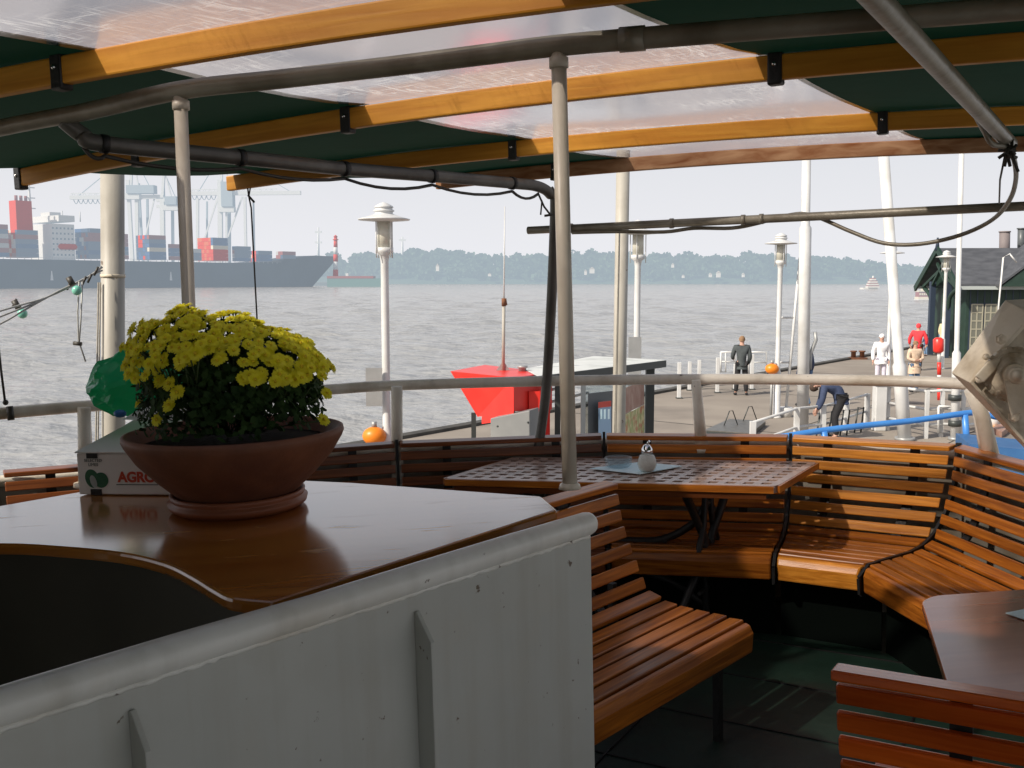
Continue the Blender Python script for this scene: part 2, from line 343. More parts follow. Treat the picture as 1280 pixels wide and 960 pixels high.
def copy_tree(o, loc, label, group=None, rz=0):
    c = o.copy(); COL.objects.link(c); c.location = loc; c.rotation_euler = (0, 0, rz); c['label'] = label
    if group: c['group'] = group
    ORG[c.name] = tuple(loc)
    for ch in o.children:
        k = ch.copy(); COL.objects.link(k); k.parent = c
        for g in ch.children:
            q = g.copy(); COL.objects.link(q); q.parent = k
    return c
def cat_rom(P, n=6):
    P = [V(p) for p in P]; out = []
    for i in range(len(P) - 1):
        a, b, c, d = P[max(i - 1, 0)], P[i], P[i + 1], P[min(i + 2, len(P) - 1)]
        for k in range(n):
            t = k / n
            out.append(.5 * ((2 * b) + (c - a) * t + (2 * a - 5 * b + 4 * c - d) * t * t + (3 * b - a - 3 * c + d) * t ** 3))
    out.append(P[-1]); return out
def sag(a, b, drop, n=10):
    a, b = V(a), V(b); return [a.lerp(b, t / n) - UP * drop * 4 * (t / n) * (1 - t / n) for t in range(n + 1)]
# ------------------------------------------------------------------ light, sky
TOSUN = V((-.66, -.43, .615)).normalized()
el = asin(TOSUN.z); az = atan2(TOSUN.x, TOSUN.y)
w = bpy.data.worlds.new('World'); S.world = w; w.use_nodes = True
N, L = w.node_tree.nodes, w.node_tree.links
bg = N['Background']; sky = N.new('ShaderNodeTexSky'); sky.sky_type = 'NISHITA'; sky.sun_disc = False
sky.sun_elevation = el; sky.sun_rotation = az; sky.air_density = 1.0; sky.dust_density = 3.5; sky.ozone_density = 1.0
tc = N.new('ShaderNodeTexCoord'); sx = N.new('ShaderNodeSeparateXYZ'); L.new(tc.outputs['Generated'], sx.inputs[0])
hz = N.new('ShaderNodeValToRGB'); hz.color_ramp.interpolation = 'EASE'
hz.color_ramp.elements[0].position = 0; hz.color_ramp.elements[0].color = (1, 1, 1, 1)
hz.color_ramp.elements[1].position = .8; hz.color_ramp.elements[1].color = (.10, .10, .10, 1)
q_ = hz.color_ramp.elements.new(.28); q_.color = (.68, .68, .68, 1)
L.new(sx.outputs[2], hz.inputs[0])
mx = N.new('ShaderNodeMix'); mx.data_type = 'RGBA'; mx.inputs[7].default_value = (8.4, 8.45, 8.85, 1)
L.new(hz.outputs[0], mx.inputs[0]); L.new(sky.outputs[0], mx.inputs[6]); L.new(mx.outputs[2], bg.inputs[0])
bg.inputs[1].default_value = .1
sl = bpy.data.lights.new('sun', 'SUN'); sl.energy = 5.0; sl.angle = radians(1.0); sl.color = (1, .92, .80)
so_ = bpy.data.objects.new('sun', sl); COL.objects.link(so_); so_.rotation_euler = TOSUN.to_track_quat('Z', 'Y').to_euler()
cam = bpy.data.cameras.new('camera'); co = bpy.data.objects.new('camera', cam); COL.objects.link(co)
cam.sensor_width = 36; cam.lens = 36 * F / 1280; cam.clip_end = 20000; cam.clip_start = .05
co.location = EP; co.rotation_euler = (pi / 2 - PIT, 0, 0); S.camera = co
S.view_settings.view_transform = 'Standard'; S.view_settings.look = 'None'; S.view_settings.exposure = 0; S.view_settings.gamma = 1
S.cycles.max_bounces = 10; S.cycles.transparent_max_bounces = 16
# ================================================================== OUR OWN BOAT (built level, heeled a little at the end)
# deck, hull
K = [so(1.2, 4.95), so(2.0, 4.80), Sz(0, 590, .9), Sz(250, 570, .9), Sz(496, 553, .9), Sz(755, 543, .9), Sz(988, 545, .9), Sz(1196, 557, .9)]
K = [V((p.x, p.y, 0)) for p in K]
d_ = V((.12, -.48, 0)).normalized()
K.append(K[-1] + V((.16, -.95, 0))); K.append(K[-1] + V((-.12, -1.1, 0)))
CEN = V((.35, 3.0, 0))
def seg_n(a, b):
    d = (b - a).normalized(); n = V((d.y, -d.x, 0)); m = (a + b) / 2
    return n if (CEN - m).dot(n) > 0 else -n
def miter(i):
    ns = []
    if i > 0: ns.append(seg_n(K[i - 1], K[i]))
    if i < len(K) - 1: ns.append(seg_n(K[i], K[i + 1]))
    if len(ns) == 1: return ns[0]
    b = (ns[0] + ns[1]).normalized(); return b / max(.3, b.dot(ns[0]))
MI = [miter(i) for i in range(len(K))]
def off(i, d, z): p = K[i] + MI[i] * d; return V((p.x, p.y, z))
b = MB()
dk = [off(i, -.08, -.03) for i in range(len(K))] + [so(-5, -1.6, -.03), so(-5, 5.2, -.03)]
b.prism(dk, (0, 0, .03)); o = b.build('boat_deck', 'deck'); tag(o, None, None, None, 'structure', True)
# plank seams on the deck
b = MB()
for k in range(9):
    s0 = .9 + k * .46; b.box(so(s0, 1.2, .003), LF * 2.4, AX * .004, UP * .002)
for k in range(5):
    b.box(so(2.6, -.4 + k * .95, .0045), AX * 2.2, LF * .004, UP * .002)
o = b.build('deck_seam_lines', 'black_iron'); tag(o, None, None, None, 'structure', True)
b = MB()
hullpts = [so(-5, 5.25)] + [off(i, -.06, 0) for i in range(len(K))]
prev = None
for i in range(len(hullpts) - 1):
    a, c = hullpts[i], hullpts[i + 1]; n = (-seg_n(a, c)) * .02
    a0, c0 = V((a.x, a.y, -2.9)), V((c.x, c.y, -2.9))
    b.prism([a0, c0, c0 + n, a0 + n], (0, 0, 3.72))
o = b.build('boat_bulwark', 'bulwark'); tag(o, 'grey beige steel bulwark behind the curved stern benches', 'bulwark', None, None, True)
g = MB(); g.tube(cat_rom([V((p.x, p.y, .845)) + V((0, 0, 0)) for p in hullpts], 4), .028, 10); g.build('bulwark_cap', 'rail_paint', o)
# ---- white top rail with stanchions
rp = [(-260, 545, 1.2), (-120, 530, 1.2), (0, 517, 1.2), (105, 508, 1.2), (250, 498, 1.2), (410, 487, 1.2), (500, 481.5, 1.2), (700, 476, 1.2), (880, 474, 1.2), (1050, 475, 1.2), (1190, 479, 1.2)]
RP = [Sz(*p) for p in rp]; RP += [RP[-1] + V((.22, -.45, 0)), RP[-1] + V((.26, -1.1, 0))]
rail = thing('stern_rail', RP[6] - UP * .35, 'cream white tubular guard rail curving around the stern above the benches', 'rail', None, True)
b = MB(); b.tube(cat_rom(RP, 5), .0285, 14); b.build('top_rail', 'rail_paint', rail)
for (px, py, r0, r1) in [(105, 509, .03, .036), (496, 483, .031, .031), (870, 475, .024, .034), (1219, 482, .028, .034)]:
    q = Sz(px, py, 1.2) if px < 1200 else RP[-3] + (RP[-2] - RP[-3]) * .25
    base = Sy(px + (7 if px == 870 else (22 if px > 1200 else 0)), 566 if px < 700 else 548, q.y + .02)
    base = V((base.x, base.y, .83)) if px < 1200 else V((q.x + .07, q.y - .02, .83))
    b = MB(); b.tube([q, q.lerp(base, .5), base], [r0, (r0 + r1) / 2, r1], 12); b.tube([base, base - UP * .02], r1 * 1.6, 12)
    if px == 496: b.tube([base - UP * .02, base - UP * .8], .033, 12)
    b.build('stanchion', 'rail_paint', rail)
# ---- bench builder: slatted back, slatted seat, rounded front board, black iron frames
def prof():
    back = []; z = .855; d = .015
    for i in range(6): back.append((d + .16 * (i / 6) ** 1.5, z - i * .0665))
    seat = [(.215, .465, .25), (.29, .443, .06), (.365, .438, 0), (.44, .438, 0), (.515, .44, -.03), (.585, .437, -.08)]
    return back, seat
BACK, SEAT = prof()
def bench(name, label, P0, P1, m0, m1, mats, group, inset0=.014, inset1=.014, nstrap=2, strap_t=(.23, .77), legs=True, front_gap=0, front_legs=(.08, .92), strap_off=0):
    """P0-P1: plan points of the top of the back; m0, m1: plan offset vectors per unit distance inwards"""
    base = (P0 + P1) / 2; t = thing(name, (base.x, base.y, 0), label, 'bench', group, True)
    e = (P1 - P0).normalized()
    n = V((e.y, -e.x, 0));
    if n.dot(m0 + m1) < 0: n = -n
    def A(d, z): p = P0 + m0 * d + e * inset0; return V((p.x, p.y, z))
    def B(d, z): p = P1 + m1 * d - e * inset1; return V((p.x, p.y, z))
    bk = MB()
    bk.plank4(A(-.035, .905), A(.035, .898), B(-.035, .905), B(.035, .898), UP, .024)
    for i, (d, z) in enumerate(BACK):
        j = rnd.uniform(-.0015, .0015); sl = .06 + .03 * i
        nz = (n + UP * (.12 + .06 * i)).normalized(); tz = .046
        bk.plank4(A(d + .02 + j, z), A(d + .02 + sl * tz + j + .006, z - tz), B(d + .02 + j, z), B(d + .02 + sl * tz + j + .006, z - tz), nz, .02)
    bk.build('backrest', mats[0], t, bevel=.005)
    st = MB()
    for (d, z, tilt) in SEAT:
        w_ = .062; st.plank4(A(d - w_ / 2, z + tilt * w_ / 2), A(d + w_ / 2, z - tilt * w_ / 2), B(d - w_ / 2, z + tilt * w_ / 2), B(d + w_ / 2, z - tilt * w_ / 2), UP + n * tilt, .022)
    st.build('seat', mats[1], t, bevel=.006)
    fr = MB()
    if True:
        pr = [(.622, .432), (.645, .425), (.660, .395), (.655, .318), (.628, .315)]; l = (P1 - P0).length
        pa = [A(*q) for q in pr]; pb = [B(*q) for q in pr]; ou = rnd.random() * 30
        fr.face(pa[::-1]); fr.face(pb); v_ = 0
        for i in range(5):
            j = (i + 1) % 5; wv = (pa[j] - pa[i]).length
            fr.face([pa[i], pb[i], pb[j], pa[j]], [(ou, v_), (ou + l, v_), (ou + l, v_ + wv), (ou, v_ + wv)]); v_ += wv
    fr.build('front_board', mats[2], t, bevel=.008)
    path = [(-.01, .87), (.0, .75), (.03, .65), (.09, .55), (.165, .465), (.24, .425), (.33, .408), (.5, .408), (.6, .405), (.635, .36)]
    for k in range(nstrap):
        q = strap_t[k]; im = MB()
        pts = []
        for (d, z) in path:
            a_, b_ = A(d + strap_off * (z > .45), z), B(d + strap_off * (z > .45), z); pts.append(a_.lerp(b_, q))
        for i in range(len(pts) - 1): im.plank(pts[i], pts[i + 1] + (pts[i + 1] - pts[i]) * .08, e, n, .045, .012)
        im.build('iron_strap', 'black_iron', t)
    if legs:
        for k, q in enumerate(front_legs):
            lg = MB(); a_ = A(.585, .40).lerp(B(.585, .40), q); lg.box(V((a_.x, a_.y, .20)), e * .014, n * .014, UP * .20); lg.build('leg', 'black_iron', t)
            lg = MB(); a_ = A(.10, .5).lerp(B(.10, .5), q); lg.box(V((a_.x, a_.y, .26)), e * .014, n * .014, UP * .26); lg.build('leg', 'black_iron', t)
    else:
        kb = MB(); kb.plank4(A(.50, .0), A(.50, .40), B(.50, .0), B(.50, .40), n, .012); kb.build('underseat_shade', 'underseat_dark', t)  # near-black sheet added to stand for the shade under the seat
    return t
M['underseat_dark'] = mat('underseat_shade_black', (.003, .005, .004), .9, spec=.05)  # shade under the stern seats put into a near-black colour
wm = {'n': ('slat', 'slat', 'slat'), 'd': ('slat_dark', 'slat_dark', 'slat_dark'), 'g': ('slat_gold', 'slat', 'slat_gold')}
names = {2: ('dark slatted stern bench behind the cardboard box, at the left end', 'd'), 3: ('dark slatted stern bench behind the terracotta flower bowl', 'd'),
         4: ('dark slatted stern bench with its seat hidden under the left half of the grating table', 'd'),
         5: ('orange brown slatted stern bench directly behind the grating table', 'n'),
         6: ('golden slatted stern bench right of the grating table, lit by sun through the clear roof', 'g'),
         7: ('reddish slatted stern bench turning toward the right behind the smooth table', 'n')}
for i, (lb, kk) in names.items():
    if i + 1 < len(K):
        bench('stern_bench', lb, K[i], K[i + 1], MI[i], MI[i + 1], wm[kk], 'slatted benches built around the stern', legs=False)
# black iron end frames between the bench sections: things bolted to the bulwark
path = [(-.015, .90), (.0, .75), (.02, .66), (.075, .56), (.155, .475), (.235, .432), (.33, .415), (.5, .415), (.61, .412), (.668, .37), (.66, .30), (.52, .28)]
for k, i in enumerate((3, 4, 5, 6, 7)):
    b = MB(); pts = [off(i, d, z + .012) for d, z in path]; e = V((MI[i].y, -MI[i].x, 0)).normalized(); n = MI[i].normalized()
    for j in range(len(pts) - 1): b.plank(pts[j], pts[j + 1] + (pts[j + 1] - pts[j]) * .06, e, n, .014, .03)
    o = b.build('bench_end_iron', 'black_iron', None, (K[i].x, K[i].y, 0))
    tag(o, ['curved black iron frame between the two bench sections behind the flower bowl', 'curved black iron bench frame by the white rail post left of the table',
            'curved black iron bench frame behind the middle of the grating table', 'curved black iron bench frame at the right corner of the grating table',
            'curved black iron bench frame in the corner right of the golden bench'][k], 'bench frame', 'curved iron frames between the bench sections', None, True)
# ---- bench beside the bulkhead, seen from its far end
A0 = Sz(767, 602, .9); B0 = Sz(690, 622, .9); A0.z = B0.z = 0
dd = (B0 - A0).normalized(); F0 = Sz(945, 772, .44); F1 = Sz(738, 885, .44); dd = ((F1 - F0).normalized() * V((1, 1, 0)).length / sqrt(2)).normalized(); dd.z = 0; dd.normalize()
nn = V((-dd.y, dd.x, 0));
if nn.dot(V((1, 0, 0))) < 0: nn = -nn
bench('side_bench', 'slatted bench beside the white bulkhead, its open end facing the dark deck', A0, A0 + dd * 1.45, nn, nn, wm['n'][:2] + ('slat',), 'free standing slatted benches', strap_t=(.22, .8), front_legs=(.1, .93))
# ---- bench in the right foreground, seen from behind
C0 = Sz(1034, 832, .9); C0.z = 0; C1 = Sz(1280, 872, .9); C1.z = 0; e = (C1 - C0).normalized(); n3 = V((-e.y, e.x, 0))
if n3.y < 0: n3 = -n3
bench('front_bench', 'glossy red brown slatted bench back seen from behind in the near corner', C0, C0 + e * 1.5, n3, n3, ('slat_red', 'slat_red', 'slat_red'), 'free standing slatted benches', strap_t=(.17, .82), strap_off=.055)
# ---- grating table
q = [Sz(*p, .8) for p in [(555, 598), (648, 571), (1018, 577), (970, 608)]]
tc_ = sum(q, V()) / 4; ex = ((q[3] - q[0]) + (q[2] - q[1])).normalized(); ex.z = 0; ey = ((q[1] - q[0]) + (q[2] - q[3])); ey.z = 0; LX, LY = ((q[3] - q[0]).length + (q[2] - q[1]).length) / 2 + .02, ey.length / 2; ey.normalize()
tb = thing('grating_table', (tc_.x, tc_.y, 0), 'teak grating table with square holes on black cast iron legs', 'table', None, True)
b = MB(); nx, ny = 19, 8; bw = .035; fx = .04
px_ = (LX - 2 * fx + bw) / nx; py_ = (LY - 2 * fx + bw) / ny
xs = [-LX / 2 + .0]; 
def cells(Ln, n, p):
    r = [-Ln / 2]; 
    for i in range(n): r += [-Ln / 2 + fx + i * p, -Ln / 2 + fx + i * p + p - bw]
    r.append(Ln / 2); return r
cx, cy = cells(LX, nx, px_), cells(LY, ny, py_)
vid = {}; vs = []; fs = []; uvs = []
for j, y in enumerate(cy):
    for i, x in enumerate(cx):
        cxr = x; cyr = y
        if i in (0, len(cx) - 1) and j in (0, len(cy) - 1): cxr *= .985; cyr *= .97
        vid[i, j] = len(vs); p = tc_ + ex * cxr + ey * cyr; vs.append(V((p.x, p.y, .8)))
for j in range(len(cy) - 1):
    for i in range(len(cx) - 1):
        if i % 2 == 1 and j % 2 == 1 and i < len(cx) - 1 and j < len(cy) - 1: continue
        f = (vid[i, j], vid[i + 1, j], vid[i + 1, j + 1], vid[i, j + 1]); fs.append(f)
        al = (j % 2 == 0)
        uvs.append([((vs[k] - tc_).dot(ex) if al else (vs[k] - tc_).dot(ey) + 7 * i, (vs[k] - tc_).dot(ey) + j * 3 if al else (vs[k] - tc_).dot(ex)) for k in f])
b.raw(vs, fs, False, 0, uvs); top = b.build('table_top', 'grating', tb)
so2 = top.modifiers.new('thick', 'SOLIDIFY'); so2.thickness = .034; so2.offset = -1
b = MB()
for sx_ in (-1, 1): b.plank(tc_ + ex * (-LX / 2 + .05) + ey * sx_ * (LY / 2 - .012) + UP * -.05 + UP * 0, tc_ + ex * (LX / 2 - .05) + ey * sx_ * (LY / 2 - .012) - UP * .05, UP, ey, .026, .018)
for v_ in b.v: v_.z = v_.z if v_.z > .5 else v_.z
b.build('apron', 'slat_dark', tb)
b = MB(); z_ = .783
for (a0_, a1_, c0_, c1_) in [(-LX / 2 * .985, LX / 2 * .985, -LY / 2 - .005, 0), (-LX / 2 * .985, LX / 2 * .985, LY / 2 + .005, 0)]:
    P0_, P1_ = tc_ + ex * a0_ + ey * c0_, tc_ + ex * a1_ + ey * c0_; P0_.z = P1_.z = z_; b.plank(P0_, P1_, UP, ey, .031, .010)
for s_ in (-1, 1):
    P0_, P1_ = tc_ + ex * s_ * (LX / 2 + .005) - ey * LY / 2 * .96, tc_ + ex * s_ * (LX / 2 + .005) + ey * LY / 2 * .96; P0_.z = P1_.z = z_; b.plank(P0_, P1_, UP, ex, .031, .010)
b.build('edge_trim', 'slat', tb)
def trestle(cc, sgn):
    g = MB(); P = lambda a, c, z: V((cc.x, cc.y, 0)) + ex * a + ey * c + UP * z
    for s in (-1, 1):
        g.tube(cat_rom([P(s * .05, s * .20, .765), P(s * .03, s * .09, .60), P(0, s * .035, .42), P(s * .05, s * .12, .22), P(s * .08, s * .27, .03)], 5), .021, 8)
        g.tube(cat_rom([P(0, s * .03, .765), P(.0, s * .055, .55), P(0, s * .12, .42), P(0, s * .05, .30), P(0, s * .02, .04)], 5), .016, 8)
    g.tube([P(0, -.28, .765), P(0, .28, .765)], .014, 8)
    g.tube([P(0, -.1, .45), P(0, .1, .45)], .010, 8); g.tube([P(0, -.12, .22), P(0, .12, .22)], .010, 8)
    g.tube(cat_rom([P(0, 0, .66), P(-sgn * .06, 0, .55), P(-sgn * .22, 0, .455), P(-sgn * .42, 0, .44), P(-sgn * .58, 0, .45)], 6), .020, 8)
    for (a, z) in ((.30, .45), (.42, .44)): g.tube([P(-sgn * a, 0, z), P(-sgn * a, 0, .3)], .010, 8)
    g.tube(cat_rom([P(0, 0, .12), P(-sgn * .2, 0, .25), P(-sgn * .45, 0, .30), P(-sgn * .60, 0, .28)], 5), .018, 8)
    g.build('cast_iron_leg', 'black_iron', tb)
trestle(tc_ + ex * .36, 1); trestle(tc_ - ex * .42, -1)
# things on the grating table
nb = [Sz(*p, .806) for p in [(737, 586), (800, 578), (853, 583), (800, 593)]]
b = MB(); b.prism(nb, (0, 0, .003)); tag(b.build('paper_napkin', 'napkin', None, nb[0]), 'pale blue paper napkin under the ashtray on the grating table', 'napkin', 'blue paper napkins', None, True)
ac = Sz(773, 583, .811); at_ = thing('ashtray', ac, 'round clear glass ashtray beside the sugar shaker', 'ashtray', None, True)
b = MB(); b.lathe([(.0, 0), (.055, .0), (.066, .012), (.070, .045), (.066, .047), (.060, .044), (.054, .014), (.0, .012)], ac, 24); b.build('bowl', 'ash', at_)
sc_ = Sz(809, 589, .811); ss = thing('sugar_shaker', sc_, 'round glass sugar shaker with chrome spout cap on the grating table', 'shaker', None, True)
b = MB(); b.lathe([(.0, 0), (.030, .0), (.040, .010), (.0475, .035), (.046, .058), (.036, .080), (.024, .090), (.024, .096)], sc_, 24); b.build('glass_jar', 'jar', ss)
b = MB(); b.lathe([(.0, .004), (.028, .004), (.037, .012), (.0450, .035), (.0440, .056), (.034, .078), (.0, .081)], sc_, 20); b.build('sugar', 'sugar', ss)
b = MB(); b.lathe([(.027, .090), (.029, .100), (.026, .112), (.016, .128), (.008, .132)], sc_, 20); b.tube([sc_ + UP * .125, sc_ + V((.006, -.004, .142)), sc_ + V((.012, -.008, .150))], .006, 8); b.build('chrome_cap', 'chrome', ss)
# ---- smooth table at the right
t0 = Sz(1150, 745, .75); t1 = Sz(1182, 848, .75); t2 = Sz(1280, 736, .75)
ea = (t1 - t0).normalized(); eb = (t2 - t0).normalized()
tt = thing('smooth_table', (t0.x + .5, t0.y - .3, 0), 'smooth red brown wooden table with rounded corner behind the near bench', 'table', None, True)
r_ = .07; c0 = t0 + (ea + eb) * r_
poly = [t0 + ea * r_] + [c0 - ea * r_ * sin(a) * 1.0 - eb * r_ * cos(a) for a in [k * pi / 12 for k in range(1, 6)]] + [t0 + eb * r_]
poly += [t0 + eb * 1.25, t0 + eb * 1.25 + ea * .78, t0 + ea * .78]
b = MB(); b.prism([p - UP * .028 for p in poly], (0, 0, .028), uvd=eb); b.build('table_top', 'table_top', tt, bevel=.006)
b = MB(); cc = t0 + eb * .62 + ea * .38; b.tube([V((cc.x, cc.y, .72)), V((cc.x, cc.y, .03))], .03, 12); b.lathe([(.22, 0), (.21, .02), (.05, .05), (.03, .06)], (cc.x, cc.y, 0), 20); b.build('pedestal', 'black_iron', tt)
n0 = Sz(1257, 767, .753); b = MB(); b.prism([n0, n0 + eb * .16 + ea * -.05, n0 + eb * .24 + ea * .08, n0 + eb * .07 + ea * .10], (0, 0, .003))
tag(b.build('paper_napkin', 'napkin', None, n0), 'pale blue paper napkin on the smooth red brown table', 'napkin', 'blue paper napkins', None, True)
# ---- white bulkhead
E1 = Sz(742, 652, 1.19); E0 = Sz(0, 884, 1.19); E1.z = E0.z = 0; bd = (E0 - E1).normalized(); bn = V((bd.y, -bd.x, 0))
if bn.x < 0: bn = -bn
E2 = E1 + bd * 4.2
bh = thing('bulkhead', (E1.x, E1.y, 0), 'white steel bulkhead with rounded top pipe and small upright stiffeners', 'bulkhead', None, True)
b = MB(); n_ = 42
for i in range(n_):
    a = E1 + bd * (.022 + (4.18 - .022) * i / n_); c = E1 + bd * (.022 + (4.18 - .022) * (i + 1) / n_)
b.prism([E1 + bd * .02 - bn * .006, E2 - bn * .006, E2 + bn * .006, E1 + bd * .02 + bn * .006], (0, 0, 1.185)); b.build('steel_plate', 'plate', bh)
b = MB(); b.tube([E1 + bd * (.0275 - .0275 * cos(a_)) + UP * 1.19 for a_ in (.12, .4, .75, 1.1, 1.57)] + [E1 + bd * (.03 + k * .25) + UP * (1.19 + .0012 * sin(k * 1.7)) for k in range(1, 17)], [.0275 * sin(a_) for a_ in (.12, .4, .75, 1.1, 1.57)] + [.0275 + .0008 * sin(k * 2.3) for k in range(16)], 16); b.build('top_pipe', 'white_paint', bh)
wr_ = random.Random(4); b = MB()
for sd_ in (1, -1): b.tube([E1 + bd * (.03 + k * .012) + bn * sd_ * (.010 + wr_.uniform(0, .002)) + UP * (1.164 + wr_.uniform(-.002, .0015)) for k in range(300)], [.0040 + wr_.uniform(0, .0016) for k in range(300)], 6)
b.build('weld_seam', 'white_paint', bh)
def find_on(px, z):
    lo, hi = 0., 3.2
    best = min((abs(proj(E1 + bd * t + UP * z)[0] - px), t) for t in [k * .002 for k in range(1100)]); return best[1]
def proj(p):
    p = p - EP; c, s = cos(ROLL), sin(ROLL); p = V((c * p.x - s * p.z, p.y, s * p.x + c * p.z))
    y = p.y * cos(PIT) - p.z * sin(PIT); z = p.y * sin(PIT) + p.z * cos(PIT)
    return (640 + F * p.x / y, 480 - F * z / y) if y > .05 else (1e6, 0)
for px in (517, 162):
    t = find_on(px, 1.12); p = E1 + bd * t; b = MB()
    b.prism([p + bn * .006 + UP * 1.125 - bd * .005, p + bn * .012 + UP * 1.128 - bd * .005, p + bn * .052 + UP * 1.075 - bd * .005, p + bn * .052 - bd * .005, p + bn * .006 - bd * .005], bd * .010)
    b.build('stiffener', 'plate', bh, bevel=.002)
# ---- counter with dark cabinet
ct = thing('counter', (Sz(300, 640, 0).x * .5, 2.3, 0), 'worn varnished wooden counter with a curved front edge beside the white bulkhead', 'counter', None, True)
ORG[ct.name] = (0, 0, 0); ct.location = (0, 0, 0)
fr_ = cat_rom([Sz(*p, 1.2) for p in [(-260, 690), (-120, 684), (0, 680), (80, 684), (150, 691), (205, 704), (240, 721), (266, 737), (290, 748), (340, 753)]], 4)
bk_ = [Sz(*p, 1.2) for p in [(697, 637), (677, 620), (440, 603), (375, 600), (230, 594), (97, 615), (0, 632), (-260, 672)]]
poly = fr_ + bk_; b = MB(); b.prism([p - UP * .026 for p in poly], (0, 0, .026), uvd=V((1, .15, 0))); b.build('counter_top', 'counter', ct, bevel=.007)
b = MB(); ins = [V((p.x + .03, p.y + .05, 0)) for p in fr_[:-2]]
for i in range(len(ins) - 1): b.face([ins[i], ins[i + 1], ins[i + 1] + UP * 1.174, ins[i] + UP * 1.174], sm=True)
b.face([ins[-1], bk_[0] * 1 - UP * 1.2 - V((.06, .05, 0)), bk_[0] - UP * .026 - V((.06, .05, 0)), ins[-1] + UP * 1.174]); b.build('cabinet_front', 'dark_cabinet', ct)
b = MB(); bb = [V((p.x * .97, p.y - .06, 0)) for p in bk_[1:]]
for i in range(len(bb) - 1): b.face([bb[i], bb[i + 1], bb[i + 1] + UP * 1.173, bb[i] + UP * 1.173])
b.build('cabinet_back', 'dark_cabinet', ct)
# ---- awning
def zc(o): return 2.42 - .014 * (o - 1.4) ** 2
def Scan(px, py, dz=0):
    z = 2.4
    for _ in range(8): p = Sz(px, py, z); z = zc(s_o(p)[1]) + dz
    return p
ROWS = [[(0, 112), (70, 88), (150, 70), (300, 45), (480, 20), (700, -2)], [(10, 230), (163, 200), (240, 177), (430, 150), (690, 118), (960, 88), (1120, 72), (1280, 52)],
        [(290, 228), (421, 212), (460, 203), (650, 187), (800, 176), (1095, 155), (1280, 140)], [(565, 227), (690, 213), (780, 204), (1000, 195), (1150, 186), (1280, 177)]]
rows = []
for r in ROWS:
    P = [s_o(Scan(*p)) for p in r]; n = len(P); mo = sum(p[1] for p in P) / n; ms = sum(p[0] for p in P) / n
    sl_ = sum((p[1] - mo) * (p[0] - ms) for p in P) / sum((p[1] - mo) ** 2 for p in P)
    rows.append((ms - sl_ * mo, sl_))
tips = [5.0, s_o(Scan(6, 236))[1], s_o(Scan(291, 228))[1], s_o(Scan(560, 228))[1]]
PLL = [s_o(Scan(*p))[1] for p in [(100, 75), (457, 145), (672, 185), (780, 204)]]
PLR = [s_o(Scan(*p))[1] for p in [(700, -2), (948, 88), (1090, 155), (1152, 186)]]
print('rows', rows, tips, PLL, PLR)
for k in range(1, 5):
    rows.insert(0, (rows[0][0] - 1.12, rows[0][1])); tips.insert(0, 5.0); PLL.insert(0, PLL[0]); PLR.insert(0, PLR[0])
OR = -2.9
def rowp(i, o, dz=0): return so(rows[i][0] + rows[i][1] * o, o, zc(o) + dz)
aw = thing('awning', so(2, 1.4, 2.45), 'dark green tarpaulin awning with a scratched clear strip along its middle', 'awning', None, True)
def span(colf, i0, i1, nc, name, m, dz=.045):
    b = MB(); SUB = 6; grid = []
    for i in range(i0, i1):
        for k in range(SUB + (1 if i == i1 - 1 else 0)):
            t = k / SUB; line = []
            for c in range(nc + 1):
                oa, ob = colf(i, c / nc), colf(i + 1, c / nc); o = oa + (ob - oa) * t
                o += colf(i, c / nc, True) * 4 * t * (1 - t) if name == 'tarpaulin' else 0
                a_, b_ = rowp(i, oa, dz), rowp(i + 1, ob, dz); p = a_.lerp(b_, t)
                bow = -.018 * 4 * t * (1 - t); line.append((p + UP * bow + UP * .004 * sin(5 * o + 3 * i)))
            grid.append(line)
    if i1 == len(rows) - 1: grid.append([p + AX * .045 - UP * .05 for p in grid[-1]])
    vs = [p for l in grid for p in l]; fs = []; uvs = []
    for r in range(len(grid) - 1):
        for c in range(nc):
            f = (r * (nc + 1) + c, r * (nc + 1) + c + 1, (r + 1) * (nc + 1) + c + 1, (r + 1) * (nc + 1) + c); fs.append(f)
            uvs.append([s_o(vs[q]) for q in f])
    b.raw(vs, fs, True, 0, uvs); return b.build(name, m, aw)
NR = len(rows)
PSTART = 3
span(lambda i, t, sc=False: 0 if sc else tips[i] + (PLL[i] - tips[i]) * t, 0, NR - 1, 12, 'tarpaulin', 'tarp')
span(lambda i, t, sc=False: 0 if sc else PLR[i] + (OR - PLR[i]) * t, 0, NR - 1, 10, 'tarpaulin', 'tarp')
span(lambda i, t, sc=False: 0 if sc else PLL[i] + (PLR[i] - PLL[i]) * t, 0, PSTART, 6, 'tarpaulin', 'tarp')
span(lambda i, t, sc=False: 0 if sc else PLL[i] + .03 + (PLR[i] - PLL[i] - .06) * t, PSTART, NR - 1, 8, 'clear_window', 'vinyl', .041)
